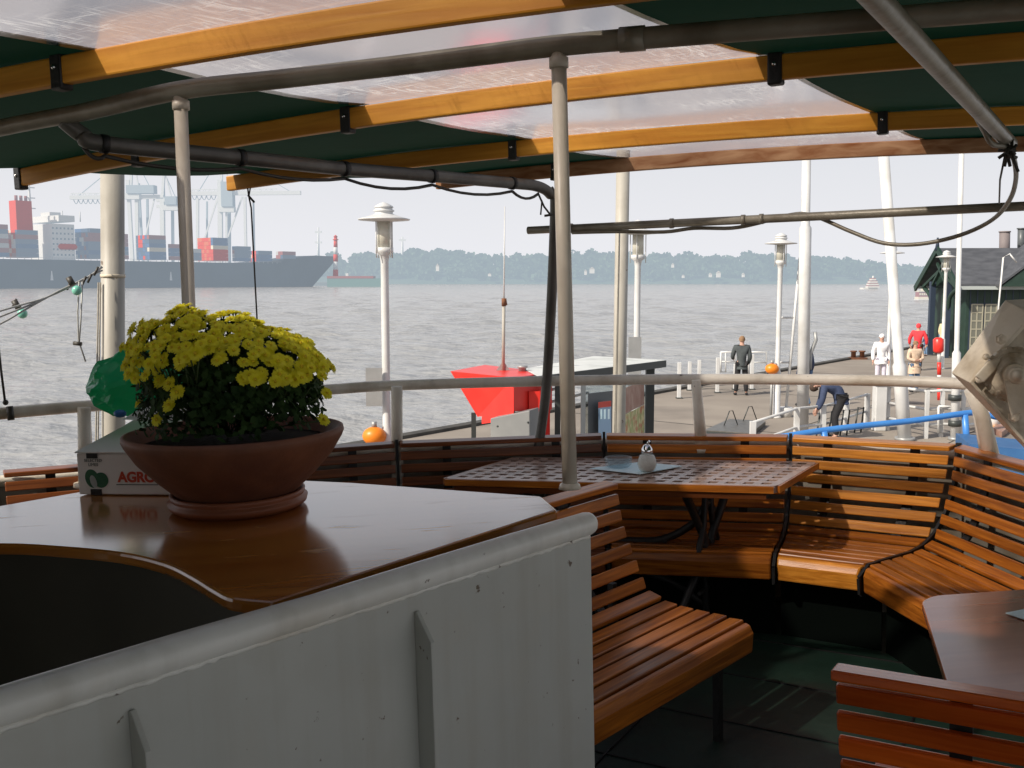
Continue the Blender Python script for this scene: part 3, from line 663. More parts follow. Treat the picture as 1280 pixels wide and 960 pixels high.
# battens with black straps
BL = {4: 'golden wooden awning batten nearest the camera', 5: 'golden wooden awning batten with straps, second from the camera',
      6: 'golden wooden awning batten, third from the camera, its pale tip by the cranes', 7: 'peeling wooden batten along the stern edge of the awning'}
def batten(i):
    b = MB(); n = 26; vs = []; fs = []; uvs = []
    oL = tips[i] + (.05 if i in (5, 6, 7) else 0)
    for k in range(n + 1):
        o = OR + (oL - OR) * k / n; c = rowp(i, o)
        for (a, h) in ((-1, .04), (1, .04), (1, -.04), (-1, -.04)): vs.append(c + AX * (a * .018) + UP * h)
    for k in range(n):
        for q in range(4):
            f = (k * 4 + q, k * 4 + (q + 1) % 4, k * 4 + 4 + (q + 1) % 4, k * 4 + 4 + q); fs.append(f)
            u0, u1 = k * .25, k * .25 + .25; v0, v1 = q * .1 + i * 3, q * .1 + .08 + i * 3; uvs.append([(u0, v0), (u0, v1), (u1, v1), (u1, v0)])
    b.raw(vs, fs, False, 0, uvs); b.face(vs[:4][::-1]); b.face(vs[-4:])
    o = b.build('awning_batten', 'batten_old' if i == 7 else 'batten', None, rowp(i, 1.4), bevel=.006)
    tag(o, BL.get(i, 'wooden awning batten over the near deck'), 'batten', 'wooden battens under the awning', None, True)
    return o
STR = {4: [(70, 88)], 5: [(10, 234), (192, 195), (430, 148), (972, 86)], 6: [(650, 188), (1106, 154)], 7: [(690, 213)]}
for i in range(NR):
    o = batten(i)
    for p in STR.get(i, []):
        oo = s_o(Scan(*p))[1]; c = rowp(i, oo)
        b = MB(); b.box(c - UP * .004, LF * .024, AX * .0225, UP * .052); s_ = b.build('strap', 'black_iron', o, bevel=.006)
        b = MB(); b.sphere(c - AX * .024 + UP * .008, .008, 10); b.build('bolt', 'steel', s_)
# ---- awning frame: pipes and poles
def sm_path(P): return cat_rom(P, 6)
pp = []
for (px, py) in [(-200, 205), (0, 160), (110, 139), (225, 113), (350, 99), (480, 84), (600, 69), (698, 57), (800, 48), (1100, 24), (1330, 6)]:
    p = Scan(px, py, -.085); pp.append(p)
b = MB(); b.tube(sm_path(pp), .027, 14)
for q in (8,): b.tube([pp[q] - (pp[q + 1] - pp[q]).normalized() * .05, pp[q] + (pp[q + 1] - pp[q]).normalized() * .012], .031, 14)
fr = b.build('awning_pipe', 'pipe', None, pp[7]); tag(fr, 'grey steel cross pipe under the awning resting on two white poles', 'pipe', 'steel pipes of the awning frame', None, True)
def pole(px, py, top, label, foot):
    base = V((top.x - (.045 if foot == 0 else -.006), top.y, foot)); t = thing('awning_pole', base, label, 'pole', 'white poles carrying the awning pipe', True)
    b = MB(); b.tube([base, top], .0195, 16); b.build('shaft', 'pole', t)
    b = MB(); b.tube([top - UP * .045, top - UP * .02], .0245, 16); b.build('collar', 'pole', t)
    if foot > 1: b = MB(); b.lathe([(.030, -.012), (.026, .000), (.0205, .004)], base, 14); b.build('weld_foot', 'rail_paint', t)
pt = pp[7]; pole(0, 0, V((pt.x, pt.y, pt.z - .01)), 'cream pole standing on the rounded end of the white bulkhead', 1.215)
pt = pp[3]; pole(0, 0, V((pt.x, pt.y, pt.z - .01)), 'white pole rising behind the yellow flowers', 0)
# bent pipe from the left, curving down to the bulwark
lp = [Scan(px, py, dz) for px, py, dz in [(38, 163, -.13), (60, 167, -.14), (95, 174, -.155), (130, 180, -.17), (300, 197, -.19), (430, 211, -.19), (540, 220, -.19), (640, 229, -.19)]]
yb = lp[-1].y; b0 = Sy(672, 233, yb + .16); b1 = Sy(688, 243, yb + .24); b2 = Sy(694, 262, yb + .27); b3 = Sy(684, 470, 5.33); b4 = Sy(673, 560, 5.36)
lp = lp[3:]; lp.insert(0, pp[1].lerp(pp[2], .72) + V((0, .01, -.012))); lp.insert(1, lp[0].lerp(lp[1], .45) - UP * .012)
LP = lp + [b0, b1, b2, b3, b4]
b = MB(); b.tube(sm_path(LP), .027, 14)
o = b.build('bent_awning_pipe', 'pipe_dark', None, b4); tag(o, 'dark bent pipe running under the awning and down to the stern benches', 'pipe', 'steel pipes of the awning frame', None, True)
cl = MB(); cb = MB()
for q in (2, 3, 4, 5, 6):
    d = (LP[q + 1] - LP[q - 1]).normalized(); cl = MB(); cl.tube([LP[q] - d * .012, LP[q] + d * .012], .031, 12); cl.build('cable_tie', 'black_iron', o)
pts = []
for q in range(1, 7): pts += sag(LP[q] - UP * .038, LP[q + 1] - UP * .038, .02 if q < 4 else .028, 6)
b = MB(); b.tube(pts, .007, 6); o = b.build('hanging_cable', 'cable', None, pts[0]); tag(o, 'dark cable tied in loops along the bent awning pipe', 'cable', 'cables tied along the awning pipes', None, True)
e_ = LP[7]; b = MB(); b.tube([e_ - UP * .03, e_ + V((.03, 0, -.10)), e_ + V((.06, 0, -.14))], .005, 6); b.tube([e_ + V((.02, 0, -.07)), e_ + V((.012, 0, -.14))], .004, 6); b.tube([e_ + V((.03, 0, -.145)), e_ + V((.075, 0, -.14))], .006, 6)
tag(b.build('loose_cable_end', 'cable', None, e_), 'frayed loose cable end hanging at the bend of the pipe', 'cable', 'cables tied along the awning pipes', None, True)
# right-hand pipes
r0 = Scan(1085, -12, -.12); r2 = Sy(1252, 168, 3.55); r1 = r0.lerp(r2, .5); r3 = r0.lerp(r2, 1.12)
b = MB(); b.tube([r0 - (r2 - r0) * 1.2, r0, r1, r2, r3], .026, 14)
o = b.build('awning_pipe', 'pipe', None, r2); tag(o, 'grey steel pipe slanting down under the right side of the awning', 'pipe', 'steel pipes of the awning frame', None, True)
h0 = Sy(660, 288, 5.55); h1 = Sy(1285, 257.5, 4.5); hx = h0 + (h1 - h0) * 1.35
b = MB(); b.tube([h0, h1, hx], .021, 12)
for px in (868, 962, 985, 725):
    t = (px - 660) / (1285 - 660); c = h0.lerp(h1, t); d = (h1 - h0).normalized(); b.tube([c - d * .01, c + d * .01], .026, 12)
o = b.build('awning_pipe', 'pipe', None, h0); tag(o, 'thin horizontal pipe below the awning across the sky above the water', 'pipe', 'steel pipes of the awning frame', None, True)
# cable: along the thin pipe, then a big loop up to the corner
def hp(px, dy, dz=0): t = (px - 660) / 625; c = h0.lerp(h1, t); return Sy(px, proj(c)[1] + dy, c.y - .03)
pts = [hp(715, 5), hp(770, 6), hp(830, 9), hp(868, 6), hp(915, 8), hp(950, 3), hp(970, -2), hp(1000, -6), hp(1020, -1), hp(1036, 6), Sy(1065, 290, 4.8), Sy(1105, 304, 4.7), Sy(1150, 305, 4.6), Sy(1200, 294, 4.5), Sy(1240, 275, 4.35), Sy(1262, 250, 4.15), Sy(1270, 222, 3.95), Sy(1266, 195, 3.7), Sy(1254, 183, 3.6), Sy(1240, 180, 3.55), Sy(1231, 165, 3.52), Sy(1220, 145, 3.4)]
b = MB(); b.tube(cat_rom(pts, 5), .0095, 8); o = b.build('looping_cable', 'pipe', None, pts[0]); tag(o, 'grey cable drooping in a big loop from the corner to the thin pipe', 'cable', 'cables tied along the awning pipes', None, True)
b = MB(); c = Sy(1263, 190, 3.6)
for k in range(9):
    a = k * 2.4; b.tube([c + V((cos(a) * .02, 0, sin(a) * .02)), c + V((cos(a + 2.6) * .035, .02, sin(a + 2.6) * .05))], .006, 6)
b.tube([c, c + V((.03, 0, -.07))], .006, 6); b.tube([Sy(1256, 195, 3.6), Sy(1250, 225, 3.9), Sy(1249, 254, 4.4)], .004, 6)
tag(b.build('rope_knot', 'cable', None, c), 'tangled dark lashing where the awning pipes meet at the right', 'lashing', None, None, True)
# cord hanging from the batten tip
c = Scan(309, 231, -.02); b = MB(); b.tube([c, c + V((.005, 0, -.06)), Sy(314, 260, c.y), Sy(325, 470, c.y - .2)], .0045, 6); b.tube([Sy(310, 244, c.y), Sy(318, 253, c.y)], .006, 6); b.tube([c + V((.02, 0, 0)), Sy(311, 246, c.y)], .004, 6)
tag(b.build('hanging_rope', 'cable', None, c), 'thin dark cord tied to the pale batten tip, hanging to the flowers', 'cord', None, None, True)
# ---- davit with winch at the right
dv = thing('davit_winch', Sy(1235, 560, 4.45), 'beige steel davit head with a greasy winch drum, behind the right benches', 'davit', None, True)
front = [(1212, 478), (1290, 393), (1420, 393), (1440, 560), (1340, 622)]; back = [(1189, 466), (1256, 375), (1400, 365), (1430, 540), (1330, 585)]
Fp = [Sy(x, y, 4.25) for x, y in front]; Bp = [Sy(x, y, 4.42) for x, y in back]
b = MB()
for i in range(5): j = (i + 1) % 5; b.face([Fp[i], Fp[j], Bp[j], Bp[i]])
b.face(Bp)
cF = sum(Fp, V()) / 5; In = [p.lerp(cF, .05) for p in Fp]; De = [p + V((-.004, .03, 0)) for p in In]
for i in range(5):
    j = (i + 1) % 5; b.face([Fp[i], Fp[j], In[j], In[i]]); b.face([In[i], In[j], De[j], De[i]])
b.build('davit_box', 'davit_paint', dv, bevel=.004)
b = MB(); b.face(De); b.build('side_plate', 'davit_dark', dv)
wc = Sy(1266, 468, 4.23); wa = V((-.30, -.93, .05)).normalized()
b = MB(); b.lathe([(.0, .0), (.112, .0), (.118, .018), (.112, .045), (.098, .052), (.095, .06), (.078, .065), (.06, .075), (.0, .08)], wc - wa * .01, 28, axis=wa, sm=False)
for k in range(18):
    a = 2 * pi * k / 18; ax_ = wa.cross(UP).normalized(); ay_ = ax_.cross(wa); b.box(wc + (ax_ * cos(a) + ay_ * sin(a)) * .114 + wa * .02, (ax_ * cos(a) + ay_ * sin(a)) * .006, (ay_ * cos(a) - ax_ * sin(a)) * .010, wa * .018)
dr = b.build('winch_drum', 'davit_dark', dv)
b = MB(); b.lathe([(.050, .05), (.048, .10), (.036, .105), (.034, .135), (.023, .14), (.021, .165), (.0, .205)], wc, 20, axis=wa); b.build('hub', 'davit_paint', dr, bevel=.003)
b = MB(); ax_ = wa.cross(UP).normalized(); q = wc + wa * .1
b.prism([q + ax_ * -.05 + UP * .0, q + ax_ * -.035 - UP * .15, q + ax_ * .02 - UP * .17, q + ax_ * .05 - UP * .02], wa * .014); b.build('crank_bracket', 'davit_paint', dr, bevel=.004)
b = MB(); b.prism([Sy(1218, 470, 4.22), Sy(1234, 452, 4.22), Sy(1250, 446, 4.22), Sy(1244, 462, 4.22), Sy(1228, 478, 4.22)], wa * .03); b.build('pawl', 'davit_paint', dr, bevel=.005)
for (x, y, r) in [(1251, 424, .02), (1267, 521, .02), (1224, 474, .014), (1232, 446, .012), (1247, 489, .013), (1300, 420, .02)]:
    c = Sy(x, y, 4.235); b = MB(); b.lathe([(r * 1.25, 0), (r * 1.25, .012), (r * .85, .014), (r * .8, .04), (0, .045)], c, 6 if r > .015 else 8, axis=wa, sm=False); b.build('bolt', 'davit_paint', dv)
b = MB(); b.tube([Sy(1213, 487, 4.6), Sy(1228, 520, 4.62), Sy(1240, 575, 4.6)], [.03, .033, .038], 12); b.build('support_post', 'rail_paint', dv)
# ---- terracotta bowl of yellow chrysanthemums
pc = Sz(291, 645, 1.2); pc.z = 1.201; pc += V((-.012, .10, 0)); 
pot = thing('flower_bowl', pc, 'wide terracotta bowl standing in a saucer on the wooden counter', 'plant pot', None, True)
b = MB(); b.lathe([(0, 0), (.150, 0), (.168, .010), (.172, .024), (.160, .026), (.164, .032), (.166, .042), (.158, .044), (.150, .022), (.0, .018)], pc, 48); b.build('saucer', 'terracotta2', pot)
b = MB(); b.lathe([(0, .022), (.125, .022), (.150, .042), (.195, .084), (.238, .130), (.264, .172), (.270, .186), (.268, .196), (.258, .198), (.252, .190), (.225, .15), (.0, .14)], pc, 56); b.build('bowl', 'terracotta', pot)
b = MB(); vs = []; b.lathe([(0, .172), (.12, .170), (.240, .164)], pc, 30); b.build('soil', 'soil', pot)
pl = thing('chrysanthemum', pc + UP * .18, 'bushy chrysanthemum with a dome of yellow flowers in the terracotta bowl', 'flower plant', None, True)
# flower positions from the dome (x right, y away, z up), tilted down to the right as in the photo
yF = pc.y
def dome(u, v):     # u: azimuth, v: 0 top .. 1 rim
    a = u; r = sin(v * pi / 2); return V((cos(a) * r, sin(a) * r, cos(v * pi / 2)))
C0_ = Sy(287, 470, yF); RXL = (Sy(410, 470, yF).x - Sy(166, 470, yF).x) / 2
def dp(d, k=1.0):
    x = d.x * RXL; z = d.z
    ks = [(-1, .5), (-.71, .14), (-.45, .10), (-.14, -.04), (.1, -.12), (.43, -.18), (.68, -.2), (.93, -.08), (1.01, 0)]; adj = 0
    for (xa, ya), (xb, yb2) in zip(ks, ks[1:]):
        if xa <= d.x <= xb: adj = ya + (yb2 - ya) * (d.x - xa) / (xb - xa)
    z += adj * min(1, max(0, d.z) * 3); z += .05 * sin(d.x * 11 + d.y * 5) * max(0, d.z)
    return C0_ + V((x * k, d.y * RXL * .92 * k, -.012 + z * .176 * k))
fr_r = random.Random(3)
def flower_mesh(seed):
    r = random.Random(seed); b = MB()
    for ring, (n, rad, tilt, ln) in enumerate([(19, .004, .12, .0165), (17, .004, .42, .0150), (14, .003, .75, .0125), (9, .002, 1.1, .0090)]):
        for k in range(n):
            a = 2 * pi * (k + .5 * ring) / n + r.uniform(-.12, .12); t = tilt + r.uniform(-.18, .18); l = ln * r.uniform(.85, 1.12)
            d = V((cos(a), sin(a), 0)); s = V((-sin(a), cos(a), 0)); p0 = d * rad; pm = p0 + d * l * .6 * cos(t) + UP * l * .6 * sin(t); p1 = p0 + d * l * cos(t * .8) + UP * l * sin(t * .8) * .9
            wd = .0026; pe = pm.lerp(p1, .7); b.face([p0 - s * .001, pm - s * wd, pe - s * wd * .95, p1, pe + s * wd * .95, pm + s * wd, p0 + s * .001], sm=True)
    b.sphere((0, 0, .005), .0045, 8, 1, (1, 1, .9)); b.tube([(0, 0, 0), (0, 0, -.012)], [.004, .0015], 6, 2)
    return b
protos = [flower_mesh(k) for k in range(4)]
def place_flower(p, nrm, k, sc):
    o = flowers[k].copy(); COL.objects.link(o); o.parent = pl
    qn = nrm.normalized().to_track_quat('Z', 'Y'); o.rotation_mode = 'QUATERNION'; o.rotation_quaternion = qn; o.location = p - V(pl.location); o.scale = (sc, sc, sc)
    return o
flowers = []
for k in range(4):
    me_o = protos[k].build('flower_head', ['petal', 'petal_c', 'stem'], None, (0, 0, 0)); me_o.parent = pl; flowers.append(me_o); ORG[me_o.name] = (0, 0, 0)
FP = []
tries = 0
while len(FP) < 260 and tries < 40000:
    tries += 1
    v = fr_r.random() ** .55 * .94; u = fr_r.uniform(0, 2 * pi); d = dome(u, v)
    front_ = -d.y
    if d.y > .30: continue
    lim = .40 - .40 * min(1, max(0, (abs(d.x + .05) - .25) / .35)) + .05 * sin(7 * d.x)
    if d.z < lim: continue
    p = dp(d, fr_r.uniform(.95, 1.05)); 
    if all((p - q[0]).length > .0165 for q in FP): FP.append((p, d))
for (px, py) in [(180, 425), (178, 444), (186, 412), (196, 462), (180, 470), (200, 476), (222, 491), (212, 480), (197, 525), (212, 507), (174, 504), (404, 525), (408, 492), (402, 470), (205, 448), (188, 455), (245, 442), (233, 447), (175, 478), (226, 455)]:
    x = (px - 287) / 122; dy = -max(.32, sqrt(max(.05, 1 - x * x))); q = Sy(px, py, yF + dy * RXL * 1.0); FP.append((q, V((x, dy, .35))))
for k in range(4): FP.append((dp(dome(3.4 + k * .9, .35), 1.02), dome(3.4 + k * .9, .3)))
rest_ = FP[:260]; FP = FP[260:] + rest_
fr_r.shuffle(rest_)
FP = FP[:24] + sorted(rest_, key=lambda q: q[0].y)
first = [True] * 4; fl_all = []
for i, (p, d) in enumerate(FP[:100]):
    k = i % 4; nv = d + V((fr_r.uniform(-.3, .3), fr_r.uniform(-.55, -.1), .25 + fr_r.uniform(-.2, .3))); sc = fr_r.uniform(.66, 1.0)
    if i < 4:
        o = flowers[k]; o.rotation_mode = 'QUATERNION'; o.rotation_quaternion = nv.normalized().to_track_quat('Z', 'Y'); o.location = p - V(pl.location); o.scale = (sc,) * 3
    else: place_flower(p, nv, k, sc)
mass = MB()
for (p, d) in FP[100:]:
    k = fr_r.randrange(4); nv = (d + V((fr_r.uniform(-.3, .3), fr_r.uniform(-.55, -.1), .25 + fr_r.uniform(-.2, .3)))).normalized(); sc = fr_r.uniform(.66, 1.0)
    mt = Matrix.Translation(p) @ nv.to_track_quat('Z', 'Y').to_matrix().to_4x4() @ Matrix.Scale(sc, 4)
    mass.raw([mt @ v for v in protos[k].v], protos[k].f, True); 
    for q_ in range(len(protos[k].f)): mass.mi[-1 - q_] = protos[k].mi[-1 - q_]
o = mass.build('small_blooms', ['petal', 'petal_c', 'stem'], pl); o['kind'] = 'stuff'
b = MB()
for i in range(4600):
    u = fr_r.uniform(0, 2 * pi); v = fr_r.random() ** .5 * 1.12; d = dome(u, min(v, 1)); rr = fr_r.uniform(.3, .93) if fr_r.random() < .5 else fr_r.uniform(.82, .95)
    p = dp(d, rr)
    if v > .85: p.z -= fr_r.uniform(0, .075); 
    if fr_r.random() < .25: p = V((p.x * 1, p.y, pc.z + .2 + (p.z - pc.z - .2) * fr_r.random()))
    if p.z < pc.z + .19: p.z = pc.z + .19 + fr_r.random() * .02
    dx = V((fr_r.gauss(0, 1), fr_r.gauss(0, 1), fr_r.gauss(0, .6))).normalized(); nz = (d + V((fr_r.gauss(0, .6),) * 3) + UP * .3).normalized(); sx2 = dx.cross(nz).normalized(); dx = nz.cross(sx2)
    l, w2 = fr_r.uniform(.014, .026), fr_r.uniform(.006, .011)
    b.face([p - dx * l * .5, p - sx2 * w2 - dx * l * .05, p - sx2 * w2 * .8 + dx * l * .25, p + dx * l * .55 - nz * .003, p + sx2 * w2 * .8 + dx * l * .25, p + sx2 * w2 - dx * l * .05])
b.build('foliage', 'leaf', pl)
b = MB()
for (p, d) in FP[:100]:
    base = pc + V((d.x * .06 + fr_r.uniform(-.03, .03), d.y * .05, .19)); q = p - d * .012; mid = base.lerp(q, .55) + V((d.x * .03, d.y * .03, .01)); b.tube([base, mid, q], .0017, 5)
b.build('stem', 'stem', pl)
# ---- cardboard box
bx0 = Sz(99, 618, 1.203); bx1 = Sz(236, 619, 1.203); ebx = (bx1 - bx0); ebx.z = 0; ebx.normalize(); eby = V((-ebx.y, ebx.x, 0)); BW, BD, BH = .40, .28, .112
cb = thing('cardboard_box', bx0, 'white cardboard fruit box with green lime pictures behind the flower bowl', 'box', None, True)
Q = lambda x, y, z: bx0 + ebx * x + eby * y + UP * z
b = MB(); b.prism([Q(0, 0, 0), Q(0, 0, BH), Q(.012, BD, .166), Q(.012, BD, 0)], ebx * BW); b.build('carton', 'card', cb, bevel=.003)
b = MB(); b.prism([Q(-.003, -.003, BH + .002), Q(BW, -.003, BH + .002), Q(BW - .03, .275, .1695), Q(.035, .275, .1695)], UP * .003); b.build('lid_flap', 'card', cb)
def slot(x, z, on_top=False):
    b = MB(); pts = []
    for k in range(16):
        a = 2 * pi * k / 16; pts.append(Q(x + .016 * max(-1, min(1, 1.5 * cos(a))), -.0025, z + .0085 * max(-1, min(1, 1.4 * sin(a)))))
    b.prism(pts, eby * .002); b.build('hand_slot', 'black_iron', cb)
slot(.046, BH - .004); slot(.052, .007)
def text(body, loc, xdir, ydir, size, m, parent, name='lettering', bold=0.0):
    cu = bpy.data.curves.new(name, 'FONT'); cu.body = body; cu.size = size; cu.align_x = 'CENTER'; cu.offset = bold; cu.extrude = .0004
    tmp = bpy.data.objects.new('tmp_text', cu); COL.objects.link(tmp); bpy.context.view_layer.update()
    me = bpy.data.meshes.new_from_object(tmp.evaluated_get(bpy.context.evaluated_depsgraph_get())); bpy.data.objects.remove(tmp)
    o = bpy.data.objects.new(name, me); COL.objects.link(o); me.materials.clear(); me.materials.append(M[m])
    xd = V(xdir).normalized(); yd = V(ydir); yd = (yd - xd * yd.dot(xd)).normalized(); zd = xd.cross(yd)
    mt = Matrix((xd, yd, zd)).transposed().to_4x4(); mt.translation = V(loc) - V(ORG[parent.name]); me.transform(mt); o.parent = parent; ORG[o.name] = ORG[parent.name]; return o
text('SELECTED\nLIMES', Q(.048, -.0012, BH - .022), ebx, UP, .0115, 'print_dark', cb)
lid_y = (Q(.1, .275, .1695) - Q(.1, 0, BH + .002)).normalized()
text('SELECTED\nLIMES', Q(.098, .15, BH + .0345), ebx, lid_y, .022, 'print_dark', cb)
text('AGRO', Q(.172, -.0015, .036), ebx, UP, .038, 'print_red', cb, 'brand_lettering', .0016)
b = MB(); b.box(Q(.172, -.001, .028), ebx * .060, eby * .001, UP * .001); b.build('print_line', 'print_dark', cb)
def disc(x, z, rx, rz, dy, m, name, rot=0):
    b = MB(); b.prism([Q(x + rx * cos(a) * cos(rot) - rz * sin(a) * sin(rot), dy, z + rx * cos(a) * sin(rot) + rz * sin(a) * cos(rot)) for a in [2 * pi * k / 24 for k in range(24)]], eby * .0005); b.build(name, m, cb)
disc(.042, .044, .020, .026, -.0012, 'print_green', 'lime_picture', .3); disc(.068, .040, .021, .021, -.0016, 'print_green', 'lime_picture'); disc(.046, .036, .009, .018, -.0022, 'film', 'lime_slice', .3)
# green bag on the box
bag_c = Q(.16, .17, BH + .14)
bag_px = [(107, 484), (122, 452), (150, 437), (180, 430), (215, 440), (235, 470), (228, 510), (190, 522), (150, 520), (122, 508)]
yb_ = bag_c.y; rim = [Sy(x, y, yb_) for x, y in bag_px]; br = random.Random(8); cc = sum(rim, V()) / len(rim)
bm = bmesh.new()
for p in rim: bm.verts.new(p - cc)
for k in range(46):
    a = br.uniform(0, 2 * pi); p = rim[br.randrange(10)]; f_ = br.uniform(.25, .93); bm.verts.new((p - cc) * f_ + V((0, (-1 if k % 3 else 1) * .115 * sqrt(1 - f_ * f_) * br.uniform(.75, 1.1), 0)))
bmesh.ops.convex_hull(bm, input=bm.verts); bmesh.ops.delete(bm, geom=[v for v in bm.verts if not v.link_faces], context='VERTS')
bmesh.ops.subdivide_edges(bm, edges=bm.edges, cuts=3, use_grid_fill=True); bmesh.ops.triangulate(bm, faces=bm.faces)
from mathutils import noise as mn
tip = rim[0] - cc
for v in bm.verts:
    d_t = (v.co - tip); fold = sin(atan2(d_t.z, d_t.x) * 13 + 2.5 * mn.noise(v.co * 9)); v.co += v.co.normalized() * (.007 * fold * min(1, d_t.length * 9) + .012 * mn.noise(v.co * 22))
me = bpy.data.meshes.new('plastic_bag'); bm.to_mesh(me); bm.free(); me.materials.append(M['bag'])
o = bpy.data.objects.new('plastic_bag', me); COL.objects.link(o); o.location = cc; ORG[o.name] = tuple(cc); tag(o, 'crumpled green plastic bag lying on the white cardboard box', 'bag', None, None, True)
b = MB(); c = Sy(150, 517, yb_ - .15); b.sphere(c, .014, 10, 0, (1.3, .8, .8)); tag(b.build('blue_wrapper', 'blue_film', None, c), 'small blue plastic wrapper peeking out under the green bag', 'wrapper', None, None, True)
c = Sy(185, 518, yb_ - .16); b = MB(); b.face([c + V((-.07, 0, -.012)), c + V((.05, 0, -.02)), c + V((.07, .02, .035)), c + V((.0, .03, .03))]); b.face([c + V((.05, 0, -.02)), c + V((.10, .01, -.01)), c + V((.07, .02, .035))])
tag(b.build('plastic_sheet', 'film', None, c), 'pale crinkled plastic film on the box beside the flowers', 'plastic film', None, None, True)
# ---- wall added out of view behind the camera to keep the deck in shade
b = MB(); c = so(-3.4, 1.2, 1.2); b.box(c, AX * .05, LF * 3.9, UP * 1.25); o = b.build('shade_wall', 'cabin', None, c); tag(o, 'dark wooden wall added out of view behind the camera to shade the deck', 'shade wall', None, None, True)
# bungee with hook on the left rail
q0 = Sz(8, 517, 1.2); b = MB(); b.tube([Sy(-6, 395, q0.y), Sy(1, 460, q0.y), Sy(6, 500, q0.y)], .006, 6); b.sphere(Sy(7, 503, q0.y), .014, 8); b.tube([Sy(12, 508, q0.y - .02), Sy(14, 525, q0.y - .03)], .016, 8)
tag(b.build('bungee_cord', 'cable', None, q0), 'black elastic cord hooked over the cream rail at the far left', 'cord', None, None, True)
# ================================================================== WATER
def water_mat():
    m = bpy.data.materials.new('river_water'); m.use_nodes = True; N, L = m.node_tree.nodes, m.node_tree.links
    b = N['Principled BSDF']; b.inputs['Base Color'].default_value = (.34, .345, .345, 1); b.inputs['Roughness'].default_value = .15; b.inputs['IOR'].default_value = 1.33
    g = N.new('ShaderNodeNewGeometry')
    def nz(sc, st, rot, det):
        mp = N.new('ShaderNodeMapping'); mp.inputs['Scale'].default_value = st; mp.inputs['Rotation'].default_value = (0, 0, rot); L.new(g.outputs['Position'], mp.inputs['Vector'])
        n = N.new('ShaderNodeTexNoise'); n.inputs['Scale'].default_value = sc; n.inputs['Detail'].default_value = det; L.new(mp.outputs[0], n.inputs['Vector']); return n.outputs[0]
    a, c = nz(1.1, (.75, 1.25, 1), .25, 6), nz(.22, (.6, 1.5, 1), .1, 5)
    ad = N.new('ShaderNodeMath'); ad.operation = 'MULTIPLY_ADD'; ad.inputs[1].default_value = 2.2; L.new(c, ad.inputs[0]); L.new(a, ad.inputs[2])
    bp = N.new('ShaderNodeBump'); bp.inputs['Strength'].default_value = .9; bp.inputs['Distance'].default_value = .45; L.new(ad.outputs[0], bp.inputs['Height']); L.new(bp.outputs[0], b.inputs['Normal'])
    return m
M['water'] = water_mat()
wr = random.Random(11); comps = []
for k in range(16):
    lam = 1.1 * 1.33 ** k if k < 9 else wr.uniform(1.2, 9); th = wr.gauss(1.75, .55); amp = .0125 * lam ** .62; comps.append((2 * pi / lam * cos(th), 2 * pi / lam * sin(th), wr.uniform(0, 6.28), amp, lam))
def wave(x, y, d):
    z = 0
    for kx, ky, ph, a, lam in comps:
        if lam * 2.2 < d * .035: continue
        q = sin(kx * x + ky * y + ph); z += a * (q + .25 * q * abs(q))
    return z
b = MB(); NR_, NA = 330, 230; vs = []; fs = []
for i in range(NR_ + 1):
    d = 9 * (900 / 9) ** (i / NR_)
    for k in range(NA + 1):
        a = radians(-40 + 80 * k / NA); x, y = d * sin(a) * 1.0, d * cos(a); vs.append((x, y, WATER + wave(x, y, d) * min(1, max(0, (800 - d) / 300))))
for i in range(NR_):
    for k in range(NA):
        q = i * (NA + 1) + k; fs.append((q, q + 1, q + NA + 2, q + NA + 1))
me = bpy.data.meshes.new('river_water'); me.from_pydata(vs, [], fs); me.materials.append(M['water']); me.polygons.foreach_set('use_smooth', [True] * len(fs))
o = bpy.data.objects.new('river_water', me); COL.objects.link(o); o['kind'] = 'structure'
b = MB(); b.face([(-9000, -2000, WATER - .22), (9000, -2000, WATER - .22), (9000, 12000, WATER - .22), (-9000, 12000, WATER - .22)]); o = b.build('river', 'water'); o['kind'] = 'structure'
# ================================================================== PONTOON
TP = radians(38); PA, PL = V((sin(TP), cos(TP), 0)), V((-cos(TP), sin(TP), 0))
def pt(a, o, z=PONT): p = PA * a + PL * o; return V((p.x, p.y, z))
def a_o(p): return p.dot(PA), p.dot(PL)
far = [a_o(Wz(*p)) for p in [(505, 541), (1020, 455), (1130, 441)]]; print('pont', far, a_o(Wz(1180, 437)))
OF = sum(f[1] for f in far) / 3
b = MB(); b.prism([pt(-14, 5.35, PONT - .75), pt(78, 5.35, PONT - .75), pt(78, OF, PONT - .75), pt(-14, OF, PONT - .75)], UP * .75)
o = b.build('pontoon', 'concrete'); o['kind'] = 'structure'
b = MB(); b.box(pt(32, OF + .02, PONT - .12), PA * 46, PL * .14, UP * .19); o = b.build('pontoon_kerb', 'kerb'); o['kind'] = 'structure'
b = MB()
for k in range(9): b.box(pt(6 + k * 7.2, 10.4, PONT + .003), PL * 5, PA * .025, UP * .002)
b.box(pt(30, 8.6, PONT + .0035), PA * 44, PL * .02, UP * .002)
o = b.build('pontoon_joints', 'kerb'); o['kind'] = 'structure'
# second quay arm that carries the right-hand fences (offset 4..5.3 further aft)
b = MB(); b.prism([pt(19, -3.0, PONT - .75), pt(78, -3.0, PONT - .75), pt(78, 5.32, PONT - .75), pt(19, 5.32, PONT - .75)], UP * .746); o = b.build('pontoon_landing', 'concrete'); o['kind'] = 'structure'
